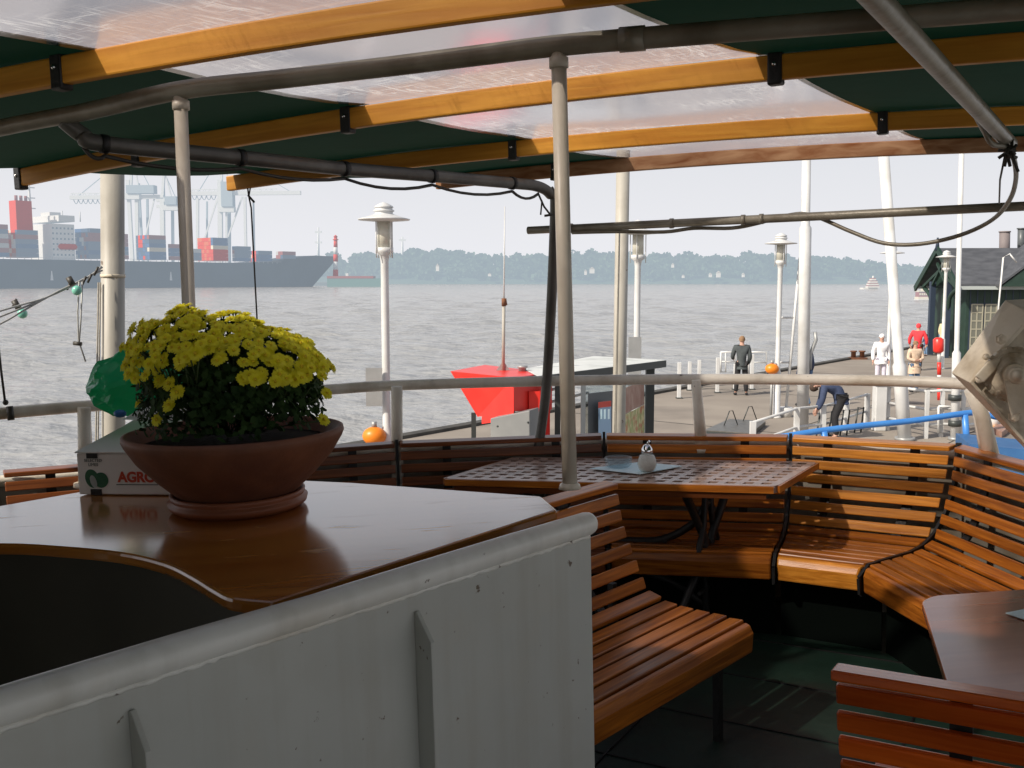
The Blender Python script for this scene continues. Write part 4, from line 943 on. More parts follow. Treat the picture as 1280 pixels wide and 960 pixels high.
# ---- lamp posts
def make_lamp(p, label):
    t = thing('lamp_post', p, label, 'lamp post', 'white lamp posts in a row on the pontoon')
    B = lambda r, z0=0: [(a, c + z0) for a, c in r]
    b = MB(); b.lathe([(.12, 0), (.12, .03), (.085, .05), (.085, 1.1), (.06, 1.16), (.058, 3.56), (.075, 3.66), (.13, 3.70), (.13, 3.77), (.0, 3.77)], p, 14); b.build('post', 'white', t)
    b = MB(); b.lathe([(.105, 3.77), (.105, 4.15)], p, 16); b.build('glass_cylinder', 'lantern', t)
    for k in range(4):
        a = pi / 4 + k * pi / 2; q = p + V((cos(a) * .145, sin(a) * .145, 0)); b = MB(); b.tube([q + UP * 3.62, q + UP * 4.2], .009, 6); b.build('guard_rod', 'white', t)
    b = MB(); b.lathe([(.0, 4.13), (.37, 4.16), (.38, 4.175), (.30, 4.195), (.17, 4.235), (.13, 4.25), (.13, 4.28), (.15, 4.285), (.15, 4.305), (.125, 4.31), (.125, 4.335), (.14, 4.34), (.13, 4.36), (.06, 4.40), (.02, 4.415), (0, 4.42)], p, 24); b.build('hat', 'white', t)
    return t
lampP = []
for px, hy in [(481, 274), (797, 291), (975, 304), (1114, 316), (1182, 321), (1237, 326)]:
    k = (HOR - hy) / .90; Y = F / k; q = Wy(px, HOR, Y); lampP.append(V((q.x, q.y, PONT)))
LB = ['nearest white lamp post, left of the red kiosk, with a grey board on its shaft', 'white lamp post behind the pale flat kiosk roof', 'white lamp post with an orange ball and a leaning pole at its foot',
      'white lamp post mostly hidden behind the thick leaning white mast', 'white lamp post in front of the green shed gable', 'white lamp post farthest away, against the shed roof']
l0 = make_lamp(lampP[0], LB[0])
for k in range(1, 6): copy_tree(l0, lampP[k], LB[k], None, k * .5)
for k, (dx, lb) in enumerate([(-.16, 'grey board fixed to the nearest lamp post shaft'), (-.05, 'grey board fixed to the lamp post behind the kiosk roof')]):
    p = lampP[k] + V((dx, -.12, 1.45)); t = thing('sign_board', p, lb, 'board', 'grey boards on lamp posts')
    b = MB(); b.box(p + V((0, 0, .30)), V((.12, 0, 0)), V((0, .012, 0)), V((0, 0, .28)) if k == 0 else V((0, 0, .5))); b.build('panel', 'grey_metal', t)
    b = MB(); b.box(p + V((0, .03, .3)), V((.17, 0, 0)), V((0, .01, 0)), V((0, 0, .02))); b.build('clamp', 'grey_metal', t)
q = lampP[2] + V((-.25, 0, 0)); 
def buoy_at(px, py, Y, r, lb):
    q = Wy(px, py, Y); t = thing('orange_buoy', q, lb, 'buoy', 'orange ball buoys by the lamp posts'); b = MB(); b.sphere(q, r, 16, 0, (1.15, 1, .9)); b.build('ball', 'orange', t)
    b = MB(); b.tube([q + UP * r * .85, q + UP * (r + .06)], .04, 8); b.tube([q - UP * r * .9, V((q.x, q.y, PONT))], .03, 8); b.build('bracket', 'grey_metal', t)
buoy_at(965, 461, lampP[2].y - .1, .145, 'orange ball beside the lamp post with the leaning pole'); buoy_at(468, 545, lampP[0].y - .1, .155, 'orange ball low beside the nearest lamp post')
# leaning pole with white foot and two rungs to the lamp
p0 = Wz(982, 521); p1 = Wy(1000, 322, p0.y); t = thing('leaning_pole', p0, 'thin white pole leaning up from a white bucket foot beside the lamp post', 'pole')
b = MB(); b.tube([p0 + UP * .1, p1], .035, 8); b.build('shaft', 'white', t); b = MB(); b.lathe([(.0, 0), (.15, 0), (.17, .22), (.15, .24), (.0, .2)], p0, 14); b.build('bucket_foot', 'white', t)
for yy in (397, 453):
    a_ = Wy(974, yy, p0.y); c_ = Wy(993 if yy < 400 else 987, yy, p0.y); b = MB(); b.tube([a_, c_], .025, 6); b.build('rung', 'white', t)
# ---- steel piles at the near edge
def pile(px, pyb, Y, r, lean, lb, wires, hgt):
    q = Wy(px[0], pyb[0], Y); q2 = Wy(px[1], pyb[1], Y); lean = (q2.x - q.x) / (q2.z - q.z); base = V((q.x + lean * (PONT - q.z), q.y, PONT)); top = base + V((lean * hgt, 0, hgt)); t = thing('mooring_pile', base, lb, 'pile', 'tall grey steel piles on the pontoon edge')
    b = MB(); b.tube([base, base.lerp(top, .58), top], r, 18); b.build('shaft', 'pile', t); b = MB(); m = base.lerp(top, .83); b.tube([m - UP * .01, m + UP * .01], r * 1.06, 18); b.build('seam_band', 'davit_dark', t)
    for s in wires: b = MB(); b.tube([base + V((s, -r, 1)), base.lerp(top, .82) + V((s * .8, -r, 0))], .005, 5); b.build('wire', 'rope', t)
    return base, top
pbase, ptop = pile((141.5, 140.5), (440, 235), 6.1, .0685, -.026, 'thick grey steel pile behind the flowers, holding the string of bulbs', [-.075, -.06], 4.0)
pile((773.5, 778.5), (530, 225), 10.4, .0695, .012, 'grey steel pile standing in front of the kiosk glass', [-.05], 4.62)
# string of mint bulbs from the pile to the left
a0 = Wy(128, 335, 6.0)
t = thing('bulb_string', a0, 'string of mint green bulbs on pale wires running left from the grey pile', 'string lights')
for pts in [[(128, 334), (100, 352), (60, 371), (20, 383), (-60, 406)], [(128, 338), (112, 345), (80, 361), (40, 380), (0, 396), (-60, 420)], [(127, 333), (108, 348), (75, 363), (30, 388), (0, 405), (-60, 432)]]:
    P = [Wy(x, y, 6.0 - (128 - x) * .004) for x, y in pts]; b = MB(); b.tube(cat_rom(P, 4), .0055, 6); b.build('wire', 'wire', t)
for px, py in [(96, 363), (28, 392)]:
    c = Wy(px, py, 5.8); b = MB(); b.sphere(c, .028, 14, 0, (1, 1, 1.05)); bl = b.build('bulb', 'bulb', t)
    b = MB(); b.tube([c + V((-.02, 0, .03)), c + V((-.045, 0, .075))], .018, 10); b.build('socket', 'cable', bl)
b = MB(); b.tube([Wy(99, 352, 5.85), Wy(97, 390, 5.85), Wy(98, 425, 5.85), Wy(107, 452, 5.85)], .005, 6); b.tube([Wy(103, 352, 5.85), Wy(101, 400, 5.85), Wy(99, 428, 5.85)], .005, 6); b.build('dangling_wire', 'wire', t)
b = MB(); b.tube([Wy(92, 429, 5.84), Wy(102, 430, 5.84)], .012, 8); b.build('empty_socket', 'cable', t)
for k, (x, y) in enumerate([(112, 349), (86, 358), (120, 340), (18, 380), (105, 352)]): b = MB(); c = Wy(x, y, 5.87); b.tube([c + V((-.012, 0, -.02)), c + V((.014, 0, .03))], .007, 6); b.build('clip', 'cable', t)
# ---- kiosk: red angular sign block + glass shelter with flat roof
KY = 12.6
def kz(px, py, Y=KY): return Wy(px, py, Y)
kb = Wz(690, 640); kb = V((kz(700, 500).x, KY + .4, PONT)); ks = thing('ticket_shelter', kb, 'glass waiting shelter with a flat pale roof, dark edges and posters', 'shelter')
rf = [kz(640, 462, 14.2), kz(740, 444.5, 15.6), kz(832, 449, 13.0), kz(690, 469, 11.9)]; zt = sum(p.z for p in rf) / 4
rf = [V((p.x, p.y, zt)) for p in rf]
def onz(px, py, z): return Wz(px, py, z)
zr = 1.75 - 1.16
R4 = [onz(655, 461, zr), onz(742, 445, zr), onz(833, 450, zr), onz(672, 470, zr)]
b = MB(); b.prism(R4, UP * -.005); b.build('roof_sheet', 'roof_white', ks)
b = MB(); ctr = sum(R4, V()) / 4; low = [p + UP * -.006 for p in R4]; b.prism(low, UP * -.10); b.build('roof_frame', 'dark_metal', ks)
def post(px, Y, z1, wd, m, nm, par, py0=None):
    q = Wy(px, 500, Y); b = MB(); b.box(V((q.x, q.y, (PONT + z1) / 2)), V((wd / 2, 0, 0)), V((0, wd / 2, 0)), V((0, 0, (z1 - PONT) / 2))); return b.build(nm, m, par)
yA, yB = R4[3].y + .25, R4[2].y - .1
post(729, yA + .5, zr - .1, .06, 'bedge', 'post', ks); post(812, yB, zr - .1, .12, 'dark_metal', 'post', ks); post(697, yA + .1, zr - .1, .07, 'dark_metal', 'post', ks)
def panel(px0, py0, px1, py1, Y0, Y1, m, nm, par=None, dy=0):
    P = [Wy(px0, py0, Y0 + dy), Wy(px1, py0, Y1 + dy), Wy(px1, py1, Y1 + dy), Wy(px0, py1, Y0 + dy)]; P[1].z = P[0].z; P[2].z = P[3].z
    b = MB(); b.prism(P, (0, .012, 0)); return b.build(nm, m, par or ks)
panel(732, 476, 768, 700, yA + .55, yA + .9, 'glass', 'glass_pane'); panel(778, 480, 808, 700, yA + 1.0, yB, 'glass', 'glass_pane')
p1_ = panel(735, 492, 767, 640, yA + .45, yA + .8, 'poster_dark', 'poster'); 
panel(748, 503, 764, 548, yA + .52, yA + .68, 'poster_blue', 'poster_sheet', p1_, -.06); panel(748, 503, 764, 510, yA + .52, yA + .68, 'poster_red', 'poster_header', p1_, -.09)
for x in (750.5, 755, 760): panel(x, 512, x + 2.2, 524, yA + .52, yA + .55, 'napkin', 'poster_text_column', p1_, -.09)
panel(782, 485, 805, 517, yA + 1.0, yB - .1, 'poster_brown', 'poster', None, -.05); panel(782, 518, 805, 640, yA + 1.0, yB - .1, 'poster_green', 'poster', None, -.05)
for yy in (487, 502): a_ = Wy(690, yy, R4[0].y); c_ = Wy(735, yy, R4[1].y - 1.2); c_.z = a_.z; b = MB(); b.tube([a_, c_], .02, 6); b.build('cross_rail', 'white', ks)
# red block
rb = thing('red_sign_block', V((onz(628, 480, zr).x, KY, PONT)), 'bright red angular sign block with a pointed left tip beside the shelter', 'sign block')
zr2 = zr - .01; T = [onz(563, 464, zr2), onz(606, 456, zr2), onz(690, 466, zr2), onz(642, 472, zr2)]
zb = zr2 - .80; sc2 = .55
y_f = T[3].y
Bm = [Wy(597, 521, (T[0].y + T[3].y) / 2 + .25), Wy(612, 516, T[1].y), Wy(690, 512, T[2].y), Wy(642, 514, y_f)]
b = MB()
for i in range(4): j = (i + 1) % 4; b.face([T[i], T[j], Bm[j], Bm[i]])
b.face(T); b.face(Bm[::-1]); b.build('red_block', 'red', rb)
b = MB(); c1, c2 = Bm[3], Bm[2]; b.box(V((Wy(668, 500, y_f + .35).x, y_f + .40, (PONT + Bm[3].z) / 2 + .12)), V((.07, 0, 0)), V((0, .2, 0)), V((0, 0, (Bm[3].z - PONT) / 2 + .1))); b.build('red_column', 'red', rb)
b = MB(); q = Wy(684, 500, y_f + .5); b.box(V((q.x, q.y, (PONT + Bm[2].z) / 2)), V((.035, 0, 0)), V((0, .05, 0)), V((0, 0, (Bm[2].z - PONT) / 2 + .1))); b.build('red_column', 'red', rb)
b = MB(); q = Wy(592, 500, y_f + .75); b.box(V((q.x, q.y, -.75)), V((.03, 0, 0)), V((0, .03, 0)), V((0, 0, .8))); b.build('dark_leg', 'dark_metal', rb)
b = MB(); q = Wy(610, 520, y_f + .1); b.box(V((q.x, q.y, -1.05)), V((.03, 0, 0)), V((0, .05, 0)), V((0, 0, .5))); b.build('white_leg', 'white', rb)
b = MB(); e0_, e1_ = Bm[0].lerp(Bm[3], .12), Bm[3]; b.prism([e0_, e1_, e1_ - UP * .03, e0_.lerp(e1_, .35) - UP * .10, e0_ - UP * .10], (.02, .18, 0)); b.build('red_step', 'red', rb)
b = MB(); q = onz(653, 464, zr2); b.lathe([(.05, 0), (.05, .04), (.07, .05), (.07, .07), (0, .075)], q, 12); b.build('roof_vent', 'grey_metal', rb)
an = onz(629, 463, zr2); t = thing('antenna', an, 'thin grey antenna mast standing on the red sign block', 'antenna')
top = Wy(631, 258, an.y); 
for s in (-1, 1):
    b = MB(); b.prism([an + V((s * .02, 0, .0)), an + V((s * .09, 0, .0)), an + V((s * .02, 0, .10))], (0, .02, 0)); b.build('foot_bracket', 'grey_metal', t)
b = MB(); b.tube([an, an.lerp(top, .42)], .022, 10); b.build('lower_mast', 'pile', t); b = MB(); b.tube([an.lerp(top, .42), top], [.011, .006], 8); b.build('whip', 'white', t)
b = MB(); m_ = an.lerp(top, .42); b.tube([m_ - UP * .05, m_ + UP * .05], .03, 8); b.tube([m_ + V((.02, 0, .05)), m_ + V((.035, 0, -.04))], .012, 6); b.build('joint', 'rust', t)
gb = Wy(632, 530, y_f - .25); t = thing('grey_cabinet', V((gb.x, gb.y, PONT)), 'plain grey metal cabinet under the red sign block', 'cabinet')
P = [Wy(613, 523, y_f + .05), Wy(662, 513, y_f - .25), Wy(662, 640, y_f - .25), Wy(613, 640, y_f + .05)]; b = MB(); b.prism(P, (.12, .3, 0)); b.build('box', 'grey_box', t, bevel=.01)
for x, y in [(622, 533), (660, 528)]: c = Wy(x, y, y_f - .24); b = MB(); b.sphere(c, .014, 8); b.build('rivet', 'dark_metal', t)
pb = Wy(716, 545, yA + .9); 
# ---- white bollard posts, gate and fence by the man
b = None
fposts = [(849, 453, 498), (862, 452, 488), (874, 450, 484), (897, 447, 491), (919, 455, 487), (940, 443, 487)]
for k, (x, y0, y1) in enumerate(fposts):
    q = Wz(x, y1); top_ = Wy(x, y0, q.y); t = thing('white_post', q, ['square white post nearest the kiosk roof', 'second white post from the kiosk roof, slim', 'third white post from the kiosk roof', 'white post just left of the white gate', 'white post at the left knee of the standing man', 'white post at the right hand of the standing man'][k], 'post', 'white posts along the pontoon edge')
    b = MB(); b.box((q + top_) / 2, V((.05, 0, 0)), V((0, .05, 0)), UP * ((top_.z - q.z) / 2)); b.build('shaft', 'white', t, bevel=.008)
    b = MB(); b.box(V((q.x, q.y, PONT + .015)), V((.09, 0, 0)), V((0, .09, 0)), UP * .015); b.build('foot_plate', 'dark_metal', t)
def frame_gate(pts_px, Y, lb, mids):
    P = [Wy(x, y, Y) for x, y in pts_px]; t = thing('tube_gate', V((P[0].x, Y, PONT)), lb, 'gate', 'white tubular gates'); b = MB(); b.tube(P + [P[0]], .028, 8); b.build('frame', 'white', t)
    for (a, c) in mids: b = MB(); b.tube([Wy(*a, Y), Wy(*c, Y)], .02, 6); b.build('bar', 'white', t)
Yg = Wz(919, 488).y + .6
frame_gate([(901, 440), (919, 440), (919, 465), (901, 465)], Yg, 'small white tubular gate left of the standing man', [((901, 452), (919, 452)), ((907, 440), (907, 465))])
frame_gate([(936, 440), (958, 440), (958, 467), (936, 467)], Yg, 'small white tubular gate right of the standing man', [((936, 453), (958, 453))])
# ---- masts
def mast(px, pyb, pxt, pyt, r0, r1, lb, step=.62):
    q = Wz(px, pyb); tp = Wy(pxt, pyt, q.y); d = (tp - q); tp = tp + d * .04; t = thing('white_mast', q, lb, 'mast', 'tall white masts on the landing stage')
    b = MB(); m1 = q.lerp(tp, step); b.tube([q, m1, m1 + d.normalized() * .06, tp], [r0, r0, r1, r1], 16); b.build('shaft', 'white', t); b = MB(); b.tube([q, q + UP * .06], r0 * 1.5, 14); b.build('foot_flange', 'grey_metal', t); return t
m1 = mast(1003, 543, 1008, 206, .125, .092, 'thick upright white mast beside the man half hidden behind it', .74)
q = Wz(1003, 543); b = MB(); b.tube([Wy(1009, 452, q.y), Wy(1014, 440, q.y), Wy(1020, 425, q.y), Wy(1019, 415, q.y)], .04, 8); b.tube([Wy(1014, 440, q.y), Wy(1013, 462, q.y)], .03, 8); b.build('hook_bracket', 'grey_metal', m1)
mast(1131, 550, 1105, 198, .135, .105, 'thick white mast leaning to the left', .26)
m3 = mast(1193, 550, 1202, 195, .085, .05, 'slender white mast with clamps before the green shed', .3)
for yy in (497, 529):
    qq = Wz(1193, 550); c = Wy(1193.5, yy, qq.y); b = MB(); b.tube([c - UP * .06, c + UP * .06], .13, 12); b.build('clamp', 'dark_metal', m3)
# fat white post
q = Wz(1098, 538); t = thing('fat_white_post', q, 'stout white square post below the person in white', 'post'); b = MB(); b.box(V((q.x, q.y, PONT + .5)), V((.125, 0, 0)), V((0, .125, 0)), UP * .5); b.build('shaft', 'white', t, bevel=.02)
b = MB(); b.box(V((q.x, q.y, PONT + 1.01)), V((.14, 0, 0)), V((0, .14, 0)), UP * .015); b.build('cap', 'white', t)
# ---- fences
def fence(pxs, Ys_base, h, lb, rails=(1.0, .5), r=.025, sq=.04):
    P = [Wz(x, y) for x, y in pxs]; t = thing('tube_fence', P[0], lb, 'fence', 'white tubular fences on the landing stage')
    for p in P: b = MB(); b.box(p + UP * h / 2, V((sq, 0, 0)), V((0, sq, 0)), UP * h / 2); b.build('post', 'white', t)
    for k in rails: b = MB(); b.tube([p + UP * h * k * .97 for p in P], r, 8); b.build('rail', 'white', t)
fence([(940, 575), (995, 553), (1028, 549), (1057, 540), (1083, 531)], None, .72, 'white fence rising to the right in front of the bending man', (1.0, .45), .030, .05)
fence([(1109, 538), (1157, 548), (1176, 546), (1202, 548), (1230, 545)], None, 1.02, 'white fence behind the leaning mast with thin posts', (1.0, .62, .28), .032, .036)
frame_gate([(1173, 508), (1190, 508), (1190, 541), (1173, 541)], Wz(1180, 545).y - .2, 'small white gate frame in the fence by the slender mast', [])
# racks beside the bending man
for k, (x0, y0) in enumerate([(1020, 535), (1035, 533), (1050, 531), (1068, 527)]):
    q = Wz(x0, y0 + 14); t = thing('bike_rack', q, ['grey hoop rack nearest the upright mast', 'grey hoop rack, second from the upright mast', 'grey hoop rack, third from the upright mast', 'grey hoop rack farthest from the upright mast'][k], 'rack', 'grey hoop racks'); b = MB()
    b.tube([q, q + V((.08, .05, .55)), q + V((.22, .1, .55)), q + V((.16, .06, 0))], .018, 6); b.build('hoop', 'dark_metal', t)
# skip with two handles
SK = [(880, 537), (938, 541), (957, 526), (912, 523)]
P = [Wz(x, y, PONT + .12) for x, y in SK]; t = thing('steel_tray', P[0], 'flat dark steel tray with two wire handles lying on the pontoon', 'tray')
b = MB(); b.prism([p - UP * .12 for p in P], UP * .09); 
b.build('tray_box', 'dark_metal', t)
b = MB(); b.prism([p - UP * .029 for p in P], UP * .02); b.build('tray_lid', 'pipe_dark', t)
for (x, y) in [(913, 529), (937, 523)]:
    a_ = Wz(x - 8, y + 3, PONT + .11); c_ = Wz(x + 9, y + 2, PONT + .11); b = MB(); b.tube([a_, a_.lerp(c_, .38) + UP * .32, a_.lerp(c_, .62) + UP * .32, c_], .012, 6); b.build('wire_handle', 'dark_metal', t)
# bollards
for k, (x, y) in enumerate([(1072, 449)]):
    q = Wz(x, y); t = thing('bollard', q, 'rusty double bollard on the far pontoon edge', 'bollard'); b = MB(); b.box(q + UP * .04, V((.35, 0, 0)), V((0, .2, 0)), UP * .04); b.build('base', 'rust', t)
    for s in (-.18, .18): b = MB(); b.lathe([(.1, .08), (.1, .30), (.14, .31), (.14, .36), (0, .37)], q + V((s, 0, 0)), 12); b.build('bitt', 'rust', t)
# red and white post with red box
q = Wz(1174, 500); top_ = Wy(1174, 437, q.y); t = thing('striped_post', q, 'red and white striped post carrying a red canister', 'post'); n = 4
for k in range(n): a_, c_ = q.lerp(top_, k / n), q.lerp(top_, (k + 1) / n); b = MB(); b.tube([a_, c_], .055, 10); b.build('band', 'white' if k % 2 else 'red', t)
b = MB(); c_ = Wy(1173, 441, q.y); d_ = Wy(1173, 422, q.y); b.tube([c_, c_.lerp(d_, .12), c_.lerp(d_, .88), d_], [.09, .14, .14, .08], 14); b.build('red_canister', 'red', t)
# blue gangway rail and blue hull edge
P = [Wy(x, y, Y) for x, y, Y in [(960, 549, 17.0), (1022, 539, 17.2), (1080, 532, 17.4), (1140, 526, 17.6), (1200, 517.5, 17.8), (1222, 516, 17.9), (1245, 521, 17.9), (1300, 530, 18)]]
t = thing('blue_gangway', V((P[3].x, P[3].y, PONT)), 'bright blue gangway handrail sloping across the landing stage', 'gangway'); b = MB(); b.tube(cat_rom(P, 4), .055, 10); b.build('handrail', 'blue', t)
for x, y0, Y in [(1206, 518, 17.8), (1030, 539, 17.2)]: a_ = Wy(x, y0, Y); b = MB(); b.tube([a_, Wy(x + 4, 572, Y)], .06, 8); b.build('stanchion', 'blue', t)
P = [Wy(1212, 555, 16.6), Wy(1300, 564, 16.2)]; b = MB(); b.prism([P[0] - UP * .55, P[1] - UP * .55, P[1], P[0]], (.3, 1.2, 0)); b.build('blue_ramp_side', 'blue_dull', t)
P = [Wz(1240, 541), Wz(1263, 527), Wz(1272, 532), Wz(1252, 547)]; b = MB(); b.prism(P, UP * .12); tag(b.build('red_ramp', 'poster_brown', None, P[0]), 'small reddish ramp plate beside the blue gangway', 'ramp')
q = Wz(1240, 536); t = thing('white_bollard', q, 'small white mooring bollard with yellow foot beside the blue gangway', 'bollard'); b = MB(); b.tube([q, q + UP * .35], .13, 12); b.lathe([(.18, .35), (.18, .4), (0, .42)], q, 12); b.build('post', 'white', t); b = MB(); b.box(q + UP * .04, V((.25, 0, 0)), V((0, .2, 0)), UP * .04); b.build('foot', 'batten', t)
# ---- green shed
def shed():
    ra = Wy(1173, 313, 43.5); e0 = Wy(1152, 357, 42.0); zR, zE = ra.z, e0.z
    gv = V((e0.x - ra.x, e0.y - ra.y, 0)); g = gv.normalized(); hw = 3.2
    # ridge direction: roughly into the distance to the right
    r_ = V((.9986, -.05, 0)).normalized(); side = V((r_.y, -r_.x, 0))     # toward camera/right
    if side.y > 0: side = -side
    base = V((ra.x, ra.y, PONT)) + r_ * 6; t = thing('green_shed', base, 'dark green wooden waiting shed with slate gable roof on the pontoon', 'building')
    hw = 2.3; zE = Wy(1240, 358, 41.5).z; L0, L1 = 0, 13
    A = lambda l, s, z: V((ra.x, ra.y, 0)) + r_ * l + side * s + UP * z
    for s in (1, -1):
        b = MB(); b.prism([A(L0, 0, zR), A(L1, 0, zR), A(L1, s * hw, zE), A(L0, s * hw, zE)], (0, 0, .10)); b.build('roof_slope', 'roof', t)
        b = MB(); b.box((A(L0, s * hw, zE - .06) + A(L1, s * hw, zE - .06)) / 2, r_ * (L1 / 2), side * .06, UP * .07); b.build('gutter', 'bedge', t)
        b = MB(); b.plank(A(L0 - .05, 0, zR + .06), A(L0 - .05, s * (hw + .25), zE - .14), UP, r_, .26, .09); b.build('barge_board', 'bgreen', t)
        b = MB(); b.plank(A(.1, s * .1, zR - .9), A(.1, s * hw * .85, zE - .05), UP, r_, .12, .1); b.plank(A(.1, s * .35, zR - .55), A(.1, -s * .8, zE + .05), UP, r_, .1, .09); b.build('gable_brace', 'bgreen', t)
        pts = [A(.15, s * .9, PONT), A(.15, s * .9, zE + .2)]; b = MB(); b.box((pts[0] + pts[1]) / 2, r_ * .11, side * .11, UP * ((pts[1].z - pts[0].z) / 2)); b.build('corner_post', 'bframe', t)
        b = MB(); b.tube(cat_rom([A(.15, s * .9, zE - 1.1), A(.15, s * 1.15, zE - .45), A(.15, s * 1.9, zE - .1)], 5), .09, 8); b.build('curved_bracket', 'bgreen', t)
    b = MB(); b.prism([A(.5, -hw + .2, zE), A(.5, hw - .2, zE), A(.5, 0, zR - .1)], r_ * .06); b.build('gable_wall', 'bgreen', t)
    b = MB(); b.tube([A(-.05, 0, zR), A(-.05, 0, zR + .55)], [.11, .04], 6); b.build('finial', 'bframe', t)
    b = MB(); b.box((A(.6, 0, 0) + A(L1, 0, 0)) / 2 + UP * (PONT + zE) / 2, r_ * ((L1 - .6) / 2), side * (hw - .55), UP * ((zE - PONT) / 2 - .02)); b.build('board_wall', 'bgreen', t)
    b = MB()
    for k in range(40): b.box(A(.6 + .15 + k * .29, hw - .54, (PONT + zE) / 2), r_ * .02, side * .012, UP * ((zE - PONT) / 2 - .04))
    b.build('wall_battens', 'bframe', t)
    for l0, w_, zb0, zt0, nx_, nz_ in [(.80, .45, PONT + .25, zE - .75, 2, 6), (1.36, .45, PONT + .25, zE - .75, 2, 6), (4.5, 1.4, PONT + 1.1, zE - .5, 4, 3), (7.5, 1.4, PONT + 1.1, zE - .5, 4, 3)]:
        f = MB(); c = A(l0 + w_ / 2, hw - .52, (zb0 + zt0) / 2)
        f.box(c, r_ * (w_ / 2 + .05), side * .02, UP * ((zt0 - zb0) / 2 + .05)); fo = f.build('window', 'bframe', t)
        p = MB(); p.box(c + side * .03, r_ * (w_ / 2), side * .006, UP * ((zt0 - zb0) / 2)); p.build('pane', 'glass_dark', fo)
        p = MB()
        for k in range(nx_ + 1): p.box(A(l0 + w_ * k / nx_, hw - .478, (zb0 + zt0) / 2), r_ * .025, side * .012, UP * ((zt0 - zb0) / 2))
        for k in range(nz_ + 1): p.box(A(l0 + w_ / 2, hw - .476, zb0 + (zt0 - zb0) * k / nz_), r_ * (w_ / 2), side * .012, UP * .025)
        p.build('lattice', 'mullion', fo)
    # cross gable on the right
    c0 = 3.9; zc_ = Wy(1276, 303, 43).z; b = MB()
    for s in (-1, 1): b.prism([A(c0, -.2, zc_), A(c0, hw + .4, zc_), A(c0 + s * 2.4, hw + .4, zE), A(c0 + s * 2.4, -.2, zE)], (0, 0, .1))
    b.build('cross_gable_roof', 'roof', t)
    b = MB(); b.prism([A(c0 - 2.3, hw + .3, zE), A(c0 + 2.3, hw + .3, zE), A(c0, hw + .3, zc_ - .05)], side * .05); b.build('cross_gable_wall', 'bgreen', t)
    for px, y0, y1, Y in [(1256, 289, 315, 44.5), (1277, 285, 306, 45)]:
        q = Wy(px, y1, Y); tp = Wy(px, y0, Y); b = MB(); b.tube([q - UP * .5, tp], .22 if px < 1270 else .16, 14); b.tube([tp - UP * .05, tp], .25 if px < 1270 else .2, 14); b.build('chimney_pipe', 'poster_dark' if px > 1270 else 'chim', t)
    return t
M['glass_dark'] = mat('dark_window_glass', (.16, .16, .13), .15); M['chim'] = mat('brown_grey_flue', (.20, .17, .17), .7)
shed()
# fishing-rod like thin pole before the shed roof
q = Wz(1247, 470); t = thing('bent_pole', q, 'thin pale pole with a curved tip in front of the slate roof', 'pole'); b = MB(); b.tube([q, Wy(1248, 385, q.y), Wy(1254, 322, q.y), Wy(1262, 317, q.y), Wy(1271, 328, q.y)], .03, 6); b.build('rod', 'white', t)
# ================================================================== PEOPLE
SKIN = mat('skin', (.52, .30, .22), .6)
def cl(name, c): return mat(name, c, .85, 0, tuple(min(1, x * 1.25) for x in c), 12, 3)
CL = {'charcoal': cl('charcoal_cloth', (.055, .065, .068)), 'black': cl('black_cloth', (.016, .016, .018)), 'navy': cl('navy_cloth', (.035, .05, .10)), 'jean': cl('jeans', (.12, .20, .32)), 'white': cl('white_cloth', (.72, .71, .72)),
      'lilac': cl('pale_trousers', (.55, .52, .60)), 'beige': cl('beige_coat', (.55, .42, .31)), 'red': cl('red_jacket', (.68, .04, .05)), 'orange': cl('orange_vest', (.90, .20, .03)), 'cream': cl('cream_jacket', (.62, .52, .32)), 'hair': cl('dark_hair', (.05, .03, .02)), 'grey': cl('grey_hair', (.35, .32, .30)), 'tan': cl('tan_hair', (.22, .13, .07))}
def skin_mesh(joints, edges, root, name, m, parent, org, extra=None, sub=1):
    me = bpy.data.meshes.new(name); keys = list(joints); me.from_pydata([joints[k][0] for k in keys], [(keys.index(a), keys.index(c)) for a, c in edges], [])
    o = bpy.data.objects.new(name, me); COL.objects.link(o); md = o.modifiers.new('skin', 'SKIN'); md.use_smooth_shade = True
    for i, k in enumerate(keys): r = joints[k][1]; me.skin_vertices[0].data[i].radius = (r, r) if not isinstance(r, tuple) else r
    me.skin_vertices[0].data[keys.index(root)].use_root = True
    sb = o.modifiers.new('sub', 'SUBSURF'); sb.levels = sub; sb.render_levels = sub
    bpy.context.view_layer.update(); nm = bpy.data.meshes.new_from_object(o.evaluated_get(bpy.context.evaluated_depsgraph_get())); bpy.data.objects.remove(o)
    if extra:
        bm = bmesh.new(); bm.from_mesh(nm)
        k0 = [bm.verts.new(v) for v in extra.v]
        for f in extra.f:
            try: fa = bm.faces.new([k0[i] for i in f]); fa.smooth = True
            except ValueError: pass
        bm.to_mesh(nm); bm.free()
    nm.materials.clear(); nm.materials.append(m); ob = bpy.data.objects.new(name, nm); COL.objects.link(ob); ob.parent = parent
    for p in nm.polygons: p.use_smooth = True
    return ob
